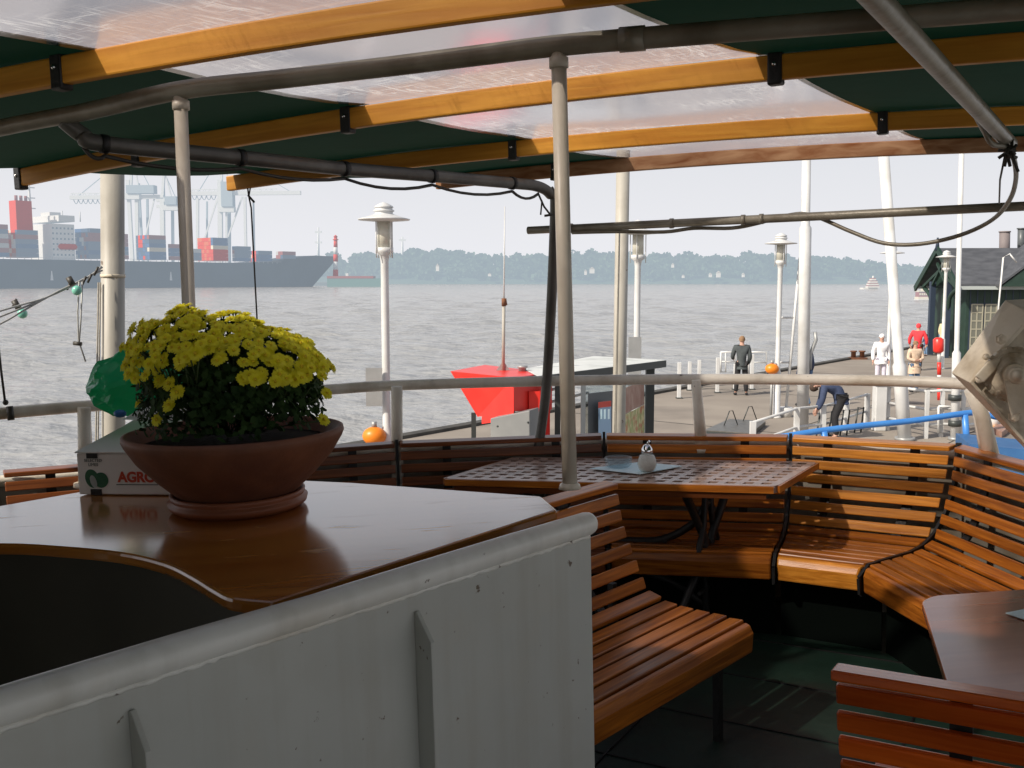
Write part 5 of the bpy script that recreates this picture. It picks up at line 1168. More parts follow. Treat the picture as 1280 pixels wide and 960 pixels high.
def person(p, h, face, label, top, bottom, hair, pose=None, coat_len=.0, hood=False, vest=None):
    """local frame: -y is the front; face = heading of the front in world (angle about z)"""
    pose = pose or {}; t = thing('person', p, label, 'person'); t.rotation_euler = (0, 0, face)
    J = dict(pel=(0, 0, .52), spi=(0, .005, .63), che=(0, .0, .74), nec=(0, .005, .835), hd0=(0, -.005, .875), hd1=(0, -.012, .925), hd2=(0, -.008, .968),
             shl=(-.108, .0, .80), ell=(-.135, .02, .63), wrl=(-.13, -.03, .49), hal=(-.128, -.045, .45), shr=(.108, 0, .80), elr=(.135, .02, .63), wrr=(.13, -.03, .49), har=(.128, -.045, .45),
             hpl=(-.052, 0, .50), knl=(-.058, -.01, .285), anl=(-.06, .012, .05), tol=(-.066, -.075, .018), hpr=(.052, 0, .50), knr=(.058, -.01, .285), anr=(.06, .012, .05), tor=(.066, -.075, .018))
    J.update(pose); J = {k: V(v) * h for k, v in J.items()}
    Rb = dict(pel=.062, spi=.058, che=.066, nec=.030, hd0=.036, hd1=.047, hd2=.030, shl=.036, ell=.024, wrl=.016, hal=.017, shr=.036, elr=.024, wrr=.016, har=.017, hpl=.050, knl=.033, anl=.022, tol=.018, hpr=.050, knr=.033, anr=.022, tor=.018)
    E_ = [('pel', 'spi'), ('spi', 'che'), ('che', 'nec'), ('nec', 'hd0'), ('hd0', 'hd1'), ('hd1', 'hd2'), ('che', 'shl'), ('shl', 'ell'), ('ell', 'wrl'), ('wrl', 'hal'), ('che', 'shr'), ('shr', 'elr'), ('elr', 'wrr'), ('wrr', 'har'),
          ('pel', 'hpl'), ('hpl', 'knl'), ('knl', 'anl'), ('anl', 'tol'), ('pel', 'hpr'), ('hpr', 'knr'), ('knr', 'anr'), ('anr', 'tor')]
    ex = MB(); hc = J['hd1']; up = (J['hd2'] - J['hd0']).normalized(); fw = V((0, -1, 0)); fw = (fw - up * fw.dot(up)).normalized(); sd = fw.cross(up)
    ex.prism([hc + fw * .044 * h + up * .012 * h, hc + fw * .045 * h - up * .012 * h + sd * .007 * h, hc + fw * .045 * h - up * .012 * h - sd * .007 * h], fw * .012 * h)
    for s in (-1, 1):
        ex.sphere(hc + sd * s * .045 * h + up * -.002 * h, .011 * h, 8); ex.sphere(hc + fw * .042 * h + sd * s * .016 * h + up * .006 * h, .006 * h, 6)
    ex.box(hc + fw * .040 * h - up * .026 * h, sd * .011 * h, up * .003 * h, fw * .004 * h)
    for w_, ha in (('wrl', 'hal'), ('wrr', 'har')):
        d = (J[ha] - J[w_]).normalized(); a = d.cross(V((1, 0, 0))); a = a.normalized() if a.length > .1 else V((0, 0, 1)); c = d.cross(a)
        for k in range(4):
            b0 = J[ha] + a * (k - 1.5) * .0085 * h; l = (.036, .043, .040, .031)[k] * h; ex.tube([b0, b0 + d * l * .55 + c * .003 * h, b0 + d * l + c * .010 * h], [.0052 * h, .0048 * h, .0038 * h], 6)
        b0 = J[w_].lerp(J[ha], .5); ex.tube([b0, b0 + a * .020 * h + d * .014 * h, b0 + a * .022 * h + d * .034 * h], [.006 * h, .0055 * h, .004 * h], 6)
    skin_mesh({k: (J[k], Rb[k] * h) for k in J}, E_, 'pel', 'body', SKIN, t, p, ex)
    tk = ['pel', 'spi', 'che', 'nec', 'shl', 'ell', 'wrl', 'shr', 'elr', 'wrr']; Rt = dict(pel=.083, spi=.080, che=.086, nec=.040, shl=.050, ell=.039, wrl=.029, shr=.050, elr=.039, wrr=.029)
    Jt = {k: (J[k], Rt[k] * h) for k in tk}; Et = [e for e in E_ if e[0] in tk and e[1] in tk]
    Jt['hem'] = (J['pel'] - UP * .024 * h, .088 * h); Et.append(('pel', 'hem'))
    if coat_len:
        sk = MB(); vs = []; c_ = J['pel']; n_ = 16
        for z_, r_ in ((.05, .080), (.0, .096), (-coat_len, .108), (-coat_len - .06, .112)):
            for k in range(n_): a = 2 * pi * k / n_; vs.append(c_ + V((cos(a) * r_ * 1.12, sin(a) * r_ * .85, z_ + .006 * sin(3 * a))) * h)
        sk.raw(vs, [(i * n_ + k, i * n_ + (k + 1) % n_, (i + 1) * n_ + (k + 1) % n_, (i + 1) * n_ + k) for i in range(3) for k in range(n_)], True); so3 = sk.build('coat_skirt', CL[top], None, (0, 0, 0)); so3.parent = t
    Jt['nec'] = (J['nec'] - (J['nec'] - J['che']) * .15, .040 * h)
    skin_mesh(Jt, Et, 'pel', 'jacket', CL[top], t, p)
    bk = ['pel', 'hpl', 'knl', 'anl', 'hpr', 'knr', 'anr']; Rk = dict(pel=.072, hpl=.062, knl=.046, anl=.036, hpr=.062, knr=.046, anr=.036)
    skin_mesh({k: (J[k], Rk[k] * h) for k in bk}, [e for e in E_ if e[0] in bk and e[1] in bk], 'pel', 'trousers', CL[bottom], t, p)
    for a, c in (('anl', 'tol'), ('anr', 'tor')):
        hl = J[a] + V((0, .03 * h, -.025 * h)); s = skin_mesh({'a': (hl, .024 * h), 'b': (J[a] * .5 + J[c] * .5 - UP * .008 * h, .028 * h), 'c': (J[c] + V((0, -.012 * h, 0)), .020 * h)}, [('a', 'b'), ('b', 'c')], 'b', 'shoe', CL['black'], t, p)
    k_ = 1.12
    hb = MB(); n_ = 12; cen = hc + up * .010 * h - fw * .010 * h; vs = []; fs = []
    for i in range(6):
        a = i / 5 * pi * .62
        for k in range(n_): c_ = 2 * pi * k / n_; vs.append(cen + up * cos(a) * .053 * h + (sd * cos(c_) * .050 + fw * sin(c_) * (.054 if sin(c_) < 0 else .050)) * sin(a) * h - (up * .018 * h if sin(c_) < -.3 and i == 5 else V()))
    for i in range(5):
        for k in range(n_): fs.append((i * n_ + k, (i + 1) * n_ + k, (i + 1) * n_ + (k + 1) % n_, i * n_ + (k + 1) % n_))
    hb.raw(vs, fs, True); ho = hb.build('hair', CL[hair], None, (0, 0, 0)); ho.parent = t
    if hood: ho.scale = (1.0, 1.0, 1.0)
    if False: skin_mesh({'a': (J['nec'], .045 * h), 'b': (hc - fw * .012 * h, .060 * h), 'c': (J['hd2'] - fw * .004 * h, .050 * h)}, [('a', 'b'), ('b', 'c')], 'b', 'hood', CL[top], t, p)
    return t
def heading(dx, dy): return atan2(dy, dx) + pi / 2        # local -y points along (dx, dy)
person(Wz(926, 494), 1.74, heading(.15, 1), 'man in a charcoal jacket and black trousers seen from behind at the white gate', 'charcoal', 'black', 'tan', dict(wrl=(-.115, -.06, .52), hal=(-.10, -.09, .50), elr=(.15, -.01, .64), wrr=(.13, -.10, .60), har=(.125, -.13, .59), knl=(-.068, -.005, .285), anl=(-.085, .012, .05), tol=(-.10, -.07, .018), knr=(.068, -.005, .285), anr=(.085, .012, .05), tor=(.10, -.07, .018)))
person(Wz(1005, 510), 1.75, heading(-.55, .8), 'man in dark jacket and jeans walking half hidden behind the upright mast', 'navy', 'jean', 'hair', dict(knl=(-.05, -.07, .29), anl=(-.05, -.11, .055), tol=(-.05, -.19, .03), knr=(.05, .03, .29), anr=(.05, .13, .06), tor=(.05, .07, .018)))
person(Wz(1044, 549), 1.72, heading(-1, .25), 'man in a navy top bending down over the grey racks', 'navy', 'black', 'hair', dict(pel=(0, .06, .52), spi=(0, .0, .60), che=(0, -.10, .66), nec=(0, -.19, .665), hd0=(0, -.225, .66), hd1=(0, -.265, .64), hd2=(0, -.30, .615), shl=(-.105, -.15, .64), ell=(-.125, -.17, .48), wrl=(-.10, -.22, .36), hal=(-.09, -.24, .32), shr=(.105, -.15, .64), elr=(.125, -.17, .48), wrr=(.10, -.22, .36), har=(.09, -.24, .32), hpl=(-.05, .06, .50), hpr=(.05, .06, .50), knl=(-.06, -.02, .28), knr=(.06, -.02, .28)))
person(Wz(1100, 485), 1.70, heading(-.1, -1), 'person in white hooded jacket and pale trousers facing the boat', 'white', 'lilac', 'white', dict(ell=(-.14, .02, .64), wrl=(-.145, -.01, .50), hal=(-.145, -.02, .46)), .02, True)
person(Wz(1142, 490), 1.55, heading(.1, -1), 'woman in a beige coat and jeans with folded arms, right of the leaning mast', 'beige', 'jean', 'tan', dict(ell=(-.15, -.02, .64), wrl=(-.03, -.11, .61), hal=(.02, -.12, .61), elr=(.15, -.02, .64), wrr=(.03, -.12, .62), har=(-.02, -.13, .62)), .10)
person(Wz(1146, 463), 1.76, heading(.6, 1), 'person in a bright red jacket behind the woman in beige', 'red', 'hair', 'red', dict(ell=(-.17, .0, .65), wrl=(-.16, -.05, .54), elr=(.17, 0, .65), wrr=(.17, -.04, .54)), 0, False)
person(Wz(1157, 445), .98, heading(-1, -.3), 'small child in a navy jacket and jeans on the pontoon', 'navy', 'jean', 'hair', dict(ell=(-.12, -.06, .66), wrl=(-.10, -.13, .60), hal=(-.10, -.17, .6)))
person(Wz(1189, 442), 1.72, heading(.3, -1), 'worker in an orange life vest beside the slender mast', 'orange', 'hair', 'hair')
person(Wz(1178, 446), 1.72, heading(1, .2), 'person in a cream jacket half hidden behind a lamp post', 'cream', 'jean', 'grey')
person(Wz(1221, 447), 1.74, heading(-.3, 1), 'person in an orange jacket by the shed window', 'orange', 'navy', 'hair')
# ================================================================== FAR BANK
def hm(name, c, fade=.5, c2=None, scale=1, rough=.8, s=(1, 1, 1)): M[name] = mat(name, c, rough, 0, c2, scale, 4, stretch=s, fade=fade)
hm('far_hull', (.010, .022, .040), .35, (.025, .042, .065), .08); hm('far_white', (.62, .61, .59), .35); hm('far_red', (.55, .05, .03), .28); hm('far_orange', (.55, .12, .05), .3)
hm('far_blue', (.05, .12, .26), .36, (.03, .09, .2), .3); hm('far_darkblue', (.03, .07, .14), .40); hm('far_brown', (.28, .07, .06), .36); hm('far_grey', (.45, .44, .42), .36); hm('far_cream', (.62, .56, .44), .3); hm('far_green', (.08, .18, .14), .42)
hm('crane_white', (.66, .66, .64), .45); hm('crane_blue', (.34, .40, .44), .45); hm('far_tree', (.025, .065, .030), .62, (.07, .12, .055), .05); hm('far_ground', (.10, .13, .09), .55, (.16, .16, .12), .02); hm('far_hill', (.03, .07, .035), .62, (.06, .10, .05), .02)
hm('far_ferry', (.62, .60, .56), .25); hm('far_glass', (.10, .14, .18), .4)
# ---- container ship
SX, SYv = V((.616, .788, 0)), V((-.788, .616, 0)); S0 = V((-288, 560, 0))
def tpx(px): k = (px - 640) / F; return (288 + 560 * k) / (.616 - .788 * k)
def sp(t, y, z): p = S0 + SX * t + SYv * y; return V((p.x, p.y, z))
DZ = 14.0; BOW = tpx(440)
sh = thing('container_ship', sp(100, 16, WATER), 'huge dark container ship with white bridge and red funnel across the river', 'ship')
secs = []
for t_ in [-75, -60, 0, 60, 120, 170, 200, 222, BOW - 30, BOW - 26, BOW - 14, BOW - 4, BOW + 2]:
    f = 1 if t_ < 170 else max(.02, 1 - ((t_ - 170) / (BOW + 2 - 170)) ** 2.2); dz = DZ + (0 if t_ < 185 else 6.5 * min(1, ((t_ - 185) / 45)))
    ws = f if t_ < 170 else max(.0, 1 - ((t_ - 170) / (BOW - 28 - 170)) ** 1.6) if t_ < BOW - 28 else .0
    secs.append([sp(t_, 16 - 16 * f, dz), sp(min(t_, BOW - 26 if ws == 0 else t_), 16 - 16 * ws, WATER - 1), sp(min(t_, BOW - 26 if ws == 0 else t_), 16 + 16 * ws, WATER - 1), sp(t_, 16 + 16 * f, dz)])
b = MB()
for i in range(len(secs) - 1):
    for k in range(4): b.face([secs[i][k], secs[i + 1][k], secs[i + 1][(k + 1) % 4], secs[i][(k + 1) % 4]])
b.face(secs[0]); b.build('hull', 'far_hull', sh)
b = MB()
for k in range(60): t_ = -40 + k * 4; b.box(sp(t_, .3, DZ + .6), SX * .12, SYv * .1, UP * .6)
b.box(sp(80, .3, DZ + 1.2), SX * 120, SYv * .1, UP * .08); b.build('bulwark_rail', 'far_grey', sh)
for px in (68, 216): t_ = tpx(px); b = MB(); b.prism([sp(t_ - .9, -.1, 2.0), sp(t_ + .9, -.1, 2.0), sp(t_ + .3, -.1, 7.5), sp(t_ - .2, -.1, 7.5)], SYv * .05); b.build('hull_marking', 'far_white', sh)
tA, tB = tpx(68), tpx(106); zt = DZ + 23
b = MB(); c = (tA + tB) / 2; b.box(sp(c, 16, DZ + 10.5), SX * (tB - tA) * .36, SYv * 14, UP * 10.5); sup = b.build('superstructure', 'far_white', sh)
b = MB(); b.box(sp(c + 1, 16, zt + 1.2), SX * (tB - tA) * .26, SYv * 16.5, UP * 1.8); b.box(sp(c, 16, zt + 4), SX * 3, SYv * 6, UP * 1.2); b.build('bridge', 'far_white', sup)
b = MB()
for r in range(6):
    for k in range(6): b.box(sp(tA + (tB - tA) * .16 + k * (tB - tA) * .125, 1.93, DZ + 3 + r * 3.1), SX * .5, SYv * .06, UP * .55)
b.build('porthole_row', 'far_glass', sup)
b = MB(); t_ = tpx(91); b.tube([sp(t_ - 5.5, 1.2, DZ + 7.6), sp(t_ - 4.5, 1.2, DZ + 7.8), sp(t_ + 4.5, 1.2, DZ + 7.8), sp(t_ + 5.5, 1.2, DZ + 7.6)], [.8, 1.7, 1.7, .8], 10); b.build('lifeboat', 'far_red', sh)
b = MB(); c1 = tpx(44); b.box(sp(c1, 10, DZ + 22), SX * 4.6, SYv * 4, UP * 11.5); fu = b.build('funnel', 'far_red', sh)
for k in (-1, 0, 1): b = MB(); b.tube([sp(c1 + k * 2.8, 9, DZ + 33), sp(c1 + k * 2.8, 9, DZ + 36.5)], .9, 8); b.build('exhaust_pipe', 'far_brown', fu)
b = MB(); t_ = tpx(60); b.tube([sp(t_, 14, DZ + 16), sp(t_, 14, DZ + 45)], [1.3, .5], 8); 
for z_ in (30, 36, 42): b.box(sp(t_, 14, DZ + z_), SX * 3.2, SYv * .3, UP * .3)
b.build('radar_mast', 'far_white', sh)
b = MB()
for t_ in (tB - 8, tB + 3): b.tube([sp(t_, 5, zt), sp(t_, 5, zt + 6)], .35, 6)
b.build('signal_mast', 'far_white', sh)
# containers, every one a box of its own
cr = random.Random(21); protoC = {}
names_ = {'far_red': 'red', 'far_orange': 'orange', 'far_blue': 'blue', 'far_darkblue': 'dark blue', 'far_brown': 'brown red', 'far_grey': 'grey', 'far_cream': 'cream'}
CLn, CW, CHt = 12.0, 2.44, 2.62
def container(t_, row, tier, m):
    loc = sp(t_, 2.2 + row * 2.5, DZ + 1 + tier * CHt)
    if m not in protoC:
        b = MB(); b.box(loc + SX * CLn / 2 + SYv * CW / 2 + UP * CHt / 2, SX * CLn / 2, SYv * CW / 2, UP * (CHt / 2 - .05))
        for k in range(16): b.box(loc + SX * (.5 + k * .73) - SYv * .03 + UP * CHt / 2, SX * .2, SYv * .05, UP * (CHt / 2 - .2))
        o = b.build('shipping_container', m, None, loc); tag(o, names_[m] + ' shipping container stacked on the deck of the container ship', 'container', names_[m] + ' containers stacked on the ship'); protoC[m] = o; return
    o = protoC[m].copy(); COL.objects.link(o); o.location = loc; o['label'] = protoC[m]['label']
cool = ['far_darkblue', 'far_blue', 'far_darkblue', 'far_brown', 'far_blue', 'far_grey']; warm = ['far_orange', 'far_red', 'far_orange', 'far_grey', 'far_red', 'far_brown', 'far_cream']
def bay(px, tiers, side, ends=0, endcol=warm, base=0):
    t_ = tpx(px)
    for k in range(tiers):
        m = side[k] if isinstance(side, list) and k < len(side) and len(side) == tiers else cr.choice(cool); container(t_, 0, k + base, m)
    for r in range(1, ends + 1):
        for k in range(tiers): container(t_, r, k + base, cr.choice(endcol))
bay(-8, 7, None, 7); bay(30, 6, ['far_darkblue', 'far_darkblue', 'far_blue', 'far_darkblue', 'far_brown', 'far_darkblue'], 5)
bay(120, 7, ['far_darkblue', 'far_blue', 'far_darkblue', 'far_darkblue', 'far_brown', 'far_brown', 'far_darkblue'], 6, cool); bay(145, 6, ['far_brown', 'far_darkblue', 'far_blue', 'far_brown', 'far_brown', 'far_brown'], 0)
bay(193, 6, ['far_blue', 'far_blue', 'far_cream', 'far_blue', 'far_darkblue', 'far_brown'], 5, ['far_darkblue', 'far_blue', 'far_darkblue', 'far_red']); bay(219, 4, None, 0); bay(238, 3, None, 2, ['far_red', 'far_brown', 'far_orange'])
bay(272, 6, ['far_red', 'far_red', 'far_red', 'far_cream', 'far_blue', 'far_blue'], 6, ['far_red', 'far_orange', 'far_red']); bay(301, 4, ['far_blue', 'far_darkblue', 'far_darkblue', 'far_darkblue'], 1, cool)
bay(328, 3, ['far_blue', 'far_blue', 'far_darkblue'], 3, ['far_red', 'far_blue', 'far_cream']); bay(358, 2, ['far_darkblue', 'far_brown'], 2, ['far_brown', 'far_grey'], 1)
# ---- gantry cranes on the far quay
CY = 790.0
def cw(px, py): return Wy(px, py, CY)
def crane(px_c, boom_l, boom_r, yb, lb, legs, garland, ytop, house):
    p = cw(px_c, 352); p.z = 0; t = thing('gantry_crane', p, lb, 'crane', 'white container gantry cranes behind the ship')
    def bar(a, c, w_=1.3, m='crane_white', nm='leg', dy=0): b = MB(); b.plank(cw(*a) + V((0, dy, 0)), cw(*c) + V((0, dy, 0)), (0, 1, 0), (1, 0, 0), w_, w_); b.build(nm, m, t)
    for (a, c, w_) in legs:
        bar(a, c, w_)
        if w_ > 1.8: bar((a[0] + 5, a[1] + 2), (c[0] + 5, c[1]), w_ * .6, 'crane_blue', 'leg', 14)
    bar((boom_l, yb), (boom_r, yb - 1), 3.0, 'crane_white', 'boom'); bar((boom_l, yb - 5), (boom_r - 30, yb - 6), .7, 'crane_white', 'boom_rail')
    b = MB(); n = int((boom_r - 30 - boom_l) / 7)
    for k in range(n): x = boom_l + k * 7; b.plank(cw(x, yb), cw(x + 3.5, yb - 6), (0, 1, 0), (1, 0, 0), .4, .4); b.plank(cw(x + 3.5, yb - 6), cw(x + 7, yb), (0, 1, 0), (1, 0, 0), .4, .4)
    b.build('boom_lattice', 'crane_white', t)
    b = MB(); g0, g1 = garland; n = max(1, int((g1 - g0) / 6))
    for k in range(n): x = g0 + k * 6; b.tube(sag(cw(x, yb + 2.5), cw(x + 6, yb + 2.5), 3.2, 6), .32, 4)
    b.build('cable_garland', 'crane_blue', t)
    bar((px_c, yb), (px_c + 2, ytop), 2.0, 'crane_white', 'pylon'); bar((px_c + 12, yb), (px_c + 3, ytop), 1.0, 'crane_white', 'pylon')
    bar((px_c + 2, ytop), (boom_r - 12, yb - 2), .55, 'crane_blue', 'stay'); bar((px_c + 2, ytop), (boom_l + 10, yb - 2), .55, 'crane_blue', 'stay')
    b = MB(); h = house; b.box((cw(h[0], h[1]) + cw(h[2], h[3])) / 2, V(((h[2] - h[0]) / 2 * CY / F, 0, 0)), V((0, 4, 0)), V((0, 0, (h[3] - h[1]) / 2 * CY / F))); b.build('machinery_house', 'crane_blue', t)
    b = MB(); b.box(cw(h[0] + 6, h[3] + 4), V((6, 0, 0)), V((0, 3, 0)), V((0, 0, 2))); b.build('trolley', 'crane_white', t)
crane(163, 88, 205, 247, 'white gantry crane with garland loops, partly behind the thick grey pile', [((160, 225), (167, 352), 2.6), ((171, 240), (172, 352), 2.6), ((193, 248), (175, 325), 1.0), ((127, 250), (127, 352), 1.4)], (92, 128), 190, (160, 232, 194, 242))
crane(203, 196, 232, 250, 'narrow white crane column between the pile and the left pole', [((203, 252), (204, 352), 3.2), ((196, 258), (211, 258), 2.2)], (212, 230), 215, (208, 246, 222, 256))
crane(276, 238, 376, 242, 'tallest white gantry crane with a long boom pointing right', [((247, 248), (247, 352), 2.0), ((275, 225), (276, 352), 3.4), ((283, 228), (283, 352), 1.4), ((272, 248), (250, 316), 1.1), ((285, 296), (303, 246), 1.1), ((306, 246), (308, 352), 2.0)], (240, 272), 190, (278, 228, 292, 258))
b = MB(); P = [Wy(x, y, Yv) for x, y, Yv in [(-300, 356, 840), (409, 355, 840)]]; b.prism([V((P[0].x, 765, WATER - 1)), V((P[1].x, 900, WATER - 1)), V((P[1].x, 1250, WATER - 1)), V((P[0].x, 1250, WATER - 1))], UP * 4); o = b.build('far_quay', 'far_ground'); o['kind'] = 'structure'
# ---- lighthouse, barge, towers
LY_ = 770.0; q = Wy(419, 356, LY_); q.z = WATER; t = thing('lighthouse', q, 'slim red and white striped lighthouse beside the bow of the container ship', 'lighthouse')
ys = [347, 337, 327, 318, 309, 300]
for k in range(5): a_, c_ = Wy(419.5, ys[k], LY_), Wy(419.5, ys[k + 1], LY_); b = MB(); b.tube([a_, c_], [2.1 - k * .14, 2.1 - (k + 1) * .14], 12); b.build('band', 'far_red' if k % 2 == 0 else 'far_white', t)
a_ = Wy(419.5, 300, LY_); b = MB(); b.lathe([(2.2, 0), (2.2, .6), (1.3, .7), (1.3, 2.4), (1.7, 2.6), (0, 4)], a_, 10); b.build('lantern_room', 'far_red', t)
b = MB(); q0 = Wy(419.5, 356, LY_); b.lathe([(5, 0), (4.2, 5.5), (0, 5.6)], (q0.x, q0.y, WATER), 12); b.build('stone_foot', 'far_brown', t)
t0_ = Wy(414, 357, 735); t1_ = Wy(477, 357, 735); t = thing('barge', (t0_ + t1_) / 2, 'low green barge with red deck edge right of the container ship bow', 'barge'); zb0 = WATER - .5; z1 = Wy(440, 348, 735).z; z2 = Wy(440, 345, 735).z
b = MB(); b.prism([V((t0_.x - 3, 735, zb0)), V((t1_.x, 735, zb0)), V((t1_.x, 747, zb0)), V((t0_.x - 3, 747, zb0))], UP * (z1 - zb0)); b.build('hull', 'far_green', t)
b = MB(); b.prism([V((t0_.x - 3, 734.8, z1)), V((t1_.x - 6, 734.8, z1)), V((t1_.x - 6, 747, z1)), V((t0_.x - 3, 747, z1))], UP * (z2 - z1)); b.build('deck_edge', 'far_brown', t)
c = Wy(434, 345, 736); b = MB(); b.box(c, V((1, 0, 0)), V((0, 1, 0)), UP * 2); b.build('deck_house', 'far_white', t)
for px, y0, y1, lb, bars in [(398, 284, 330, 'faint lattice radio mast behind the bow of the container ship', (290, 303)), (503, 296, 330, 'faint mast with a crossbar above the trees', (300,))]:
    a_, c_ = Wy(px, y1, 1500), Wy(px, y0, 1500); t = thing('radio_mast', a_, lb, 'mast', 'faint masts above the far trees'); b = MB(); b.tube([a_, c_], [2.2, 1.0], 6); b.build('shaft', 'crane_white', t)
    for y in bars: b = MB(); b.box(Wy(px, y, 1500), V((5, 0, 0)), V((0, 1, 0)), UP * 1.4); b.build('crossbar', 'crane_white', t)
# ---- hill with trees
prof_ = [(380, 322), (415, 318), (440, 314), (480, 316), (540, 312), (600, 316), (640, 318), (668, 316), (740, 314), (800, 317), (850, 316), (890, 315), (940, 315), (990, 316), (1040, 322), (1090, 328), (1150, 332), (1230, 336), (1340, 340)]
HY = 1380.0
def hill_y(px):
    for (a, ya), (c, yc) in zip(prof_, prof_[1:]):
        if a <= px <= c: return ya + (yc - ya) * (px - a) / (c - a)
    return 330
b = MB(); n = 60; vs = []
for k in range(n + 1):
    px = 300 + (1400 - 300) * k / n; y = hill_y(min(max(px, 380), 1340)); f_ = Wy(px, 354.6, HY); tp = Wy(px, y + 14, HY + 160)
    vs += [V((f_.x, HY, WATER - 1)), V((f_.x, HY + 6, WATER + 2.0)), V((f_.x * 1.04, HY + 60, (tp.z - 2) * .55)), V((tp.x, HY + 160, tp.z)), V((tp.x * 1.3, HY + 900, tp.z - 4))]
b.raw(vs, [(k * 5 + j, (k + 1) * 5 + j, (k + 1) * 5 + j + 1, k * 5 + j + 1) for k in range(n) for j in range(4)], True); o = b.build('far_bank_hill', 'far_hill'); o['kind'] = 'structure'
tr = random.Random(9); b = MB()
def tree_blob(c, r, h):
    for k in range(46):
        a, e = tr.uniform(0, 2 * pi), tr.uniform(-.5, 1); rr = tr.uniform(.55, 1.05); p = c + V((cos(a) * sqrt(max(0, 1 - e * e)) * r * rr, sin(a) * sqrt(max(0, 1 - e * e)) * r * rr * .7, e * h * rr))
        s = r * tr.uniform(.22, .42); d = V((tr.gauss(0, 1), tr.gauss(0, .5), tr.gauss(0, .7))).normalized(); u = d.cross(V((0, 1, .3))).normalized(); b.face([p - d * s, p - u * s * .8, p + d * s, p + u * s * .8])
for k in range(640):
    px = tr.uniform(395, 1350); row = tr.random(); y = hill_y(px); Yd = HY + 10 + row * 140
    zt_ = Wy(px, y, HY + 150).z; ztop = 14 + (zt_ - 14) * (row ** .8) + tr.uniform(-3.5, 3.0); 
    if px < 660 or True: h = tr.uniform(6, 10)
    p = Wy(px, 350, Yd); tree_blob(V((p.x, Yd, ztop - h * .9)), tr.uniform(7, 12), h)
o = b.build('far_wood', 'far_tree'); tag(o, 'hazy blue green wood along the far bank', 'wood', None, 'stuff')
for k, (px, py, w_, h_) in enumerate([(898, 346, 5, 6), (888, 346, 3.5, 4), (841, 334, 3, 4), (854, 347, 3, 3), (740, 341, 6, 6), (732, 343, 3, 5), (547, 338, 4, 7), (612, 345, 4, 3), (929, 346, 3, 4)]):
    Yv = HY - 2 if py > 343 else HY + 2; q = Wy(px, py, Yv); t = thing('far_house', q, ['largest white gabled house among the far trees left of the third lamp', 'small white house just left of the largest far house', 'white house high in the far wood right of the second lamp', 'low white house on the far shore below the wood', 'white villa on the far bank right of the middle pole', 'narrow white house left of the white villa on the far bank', 'tall white house in the far wood right of the nearest lamp', 'low white house at the far waterline left of the antenna', 'small white house on the far bank left of the third lamp'][k], 'house', 'white houses on the far bank')
    b = MB(); b.box(q + UP * h_ * .35, V((w_ * .55, 0, 0)), V((0, 2, 0)), UP * h_ * .5); b.build('wall', 'far_white', t); b = MB(); b.prism([q + V((-w_ * .65, -2.2, h_ * .85)), q + V((w_ * .65, -2.2, h_ * .85)), q + V((0, -2.2, h_ * 1.35))], (0, 4.4, 0)); b.build('roof', 'far_grey', t)
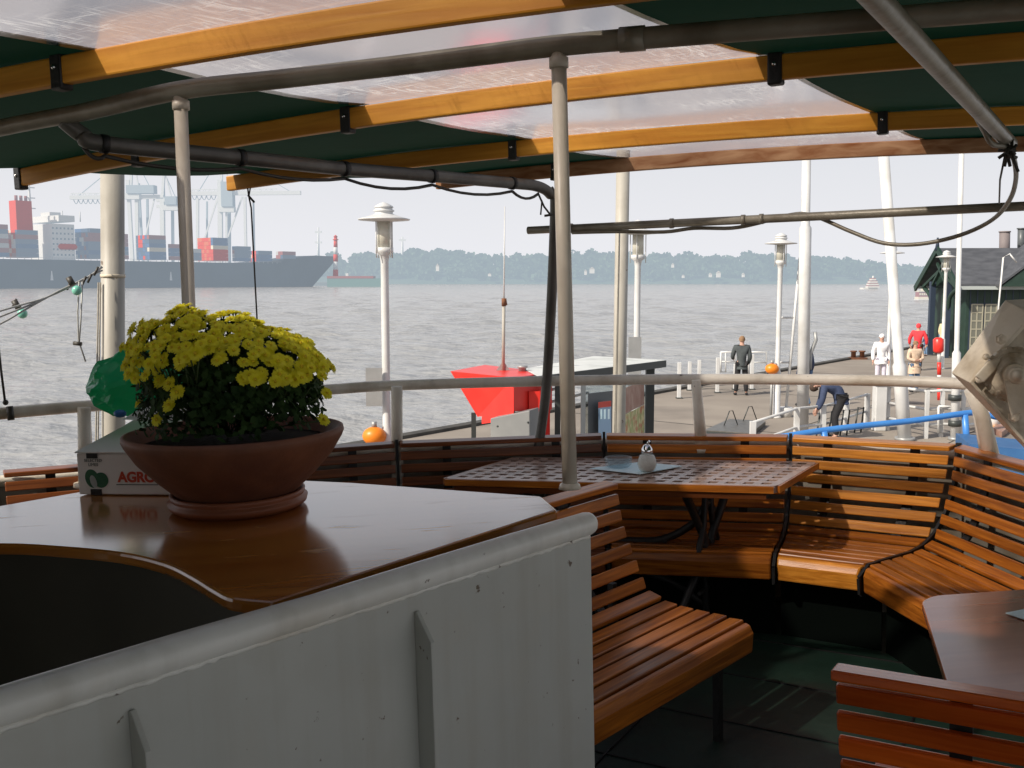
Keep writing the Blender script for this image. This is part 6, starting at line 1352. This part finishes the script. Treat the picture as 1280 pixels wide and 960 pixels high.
# ---- river boats
bp_ = Wy(1089, 358, 520); bp_.z = WATER; t = thing('river_cruiser', bp_, 'small white tiered pleasure boat far out on the river', 'boat'); k_ = 520 / F
b = MB(); b.prism([bp_ + V((-11 * k_, -1.5, 0)), bp_ + V((7 * k_, -1.5, 0)), bp_ + V((8 * k_, 1.5, 0)), bp_ + V((-13 * k_, 1.5, 0))], UP * 2 * k_); b.build('hull', 'far_ferry', t)
for i, (w_, z0) in enumerate([(7, 2), (6, 5), (4.6, 8), (2.5, 11)]):
    b = MB(); b.box(bp_ + V((1.5 * k_, 0, (z0 + 1) * k_)), V((w_ * k_, 0, 0)), V((0, 2, 0)), UP * k_ * .9); b.build('cabin_tier', 'far_ferry', t); b = MB(); b.box(bp_ + V((1.5 * k_, 0, (z0 + 2.4) * k_)), V((w_ * k_ * .95, 0, 0)), V((0, 1.9, 0)), UP * k_ * .5); b.build('window_band', 'far_brown', t)
b = MB(); b.tube([bp_ + V((2 * k_, 0, 12 * k_)), bp_ + V((2 * k_, 0, 16.5 * k_))], .5, 6); b.build('mast', 'far_ferry', t)
bp_ = Wy(1155, 377, 230); bp_.z = WATER; k_ = 230 / F; t = thing('harbour_ferry', bp_, 'small cream and red harbour ferry approaching beside the shed', 'boat')
b = MB(); b.prism([bp_ + V((-10 * k_, -1.2, 0)), bp_ + V((9 * k_, -1.2, 0)), bp_ + V((11 * k_, 1, 0)), bp_ + V((-10 * k_, 1, 0))], UP * 4 * k_); b.build('hull', 'far_cream', t)
b = MB(); b.box(bp_ + V((-1 * k_, 0, 7 * k_)), V((8 * k_, 0, 0)), V((0, 1, 0)), UP * 3 * k_); cb2 = b.build('cabin', 'far_brown', t); b = MB(); b.box(bp_ + V((-1 * k_, 0, 11 * k_)), V((8.5 * k_, 0, 0)), V((0, 1.2, 0)), UP * .7 * k_); b.box(bp_ + V((1 * k_, 0, 13.2 * k_)), V((4 * k_, 0, 0)), V((0, .8, 0)), UP * 1.6 * k_); b.build('roof_deck', 'far_cream', t)
b = MB()
for k in range(6): b.box(bp_ + V(((-7.5 + k * 2.6) * k_, -1.05, 7.4 * k_)), V((.8 * k_, 0, 0)), V((0, .08, 0)), UP * 1.3 * k_)
b.build('window_row', 'far_cream', cb2)
b = MB(); b.prism([bp_ + V((-14 * k_, -3, -.12)), bp_ + V((12 * k_, -3, -.12)), bp_ + V((13 * k_, 0, -.12)), bp_ + V((-13 * k_, 0, -.12))], UP * .3); b.build('bow_wave', 'far_white', t)
# ------------------------------------------------------------------ heel our own boat about the eye point
bpy.context.view_layer.update()
RM = Matrix.Translation(EP) @ Matrix(((cos(ROLL), 0, -sin(ROLL), 0), (0, 1, 0, 0), (sin(ROLL), 0, cos(ROLL), 0), (0, 0, 0, 1))) @ Matrix.Translation(-EP)
for o in SHIP: o.matrix_world = RM @ o.matrix_world
bpy.context.view_layer.update()
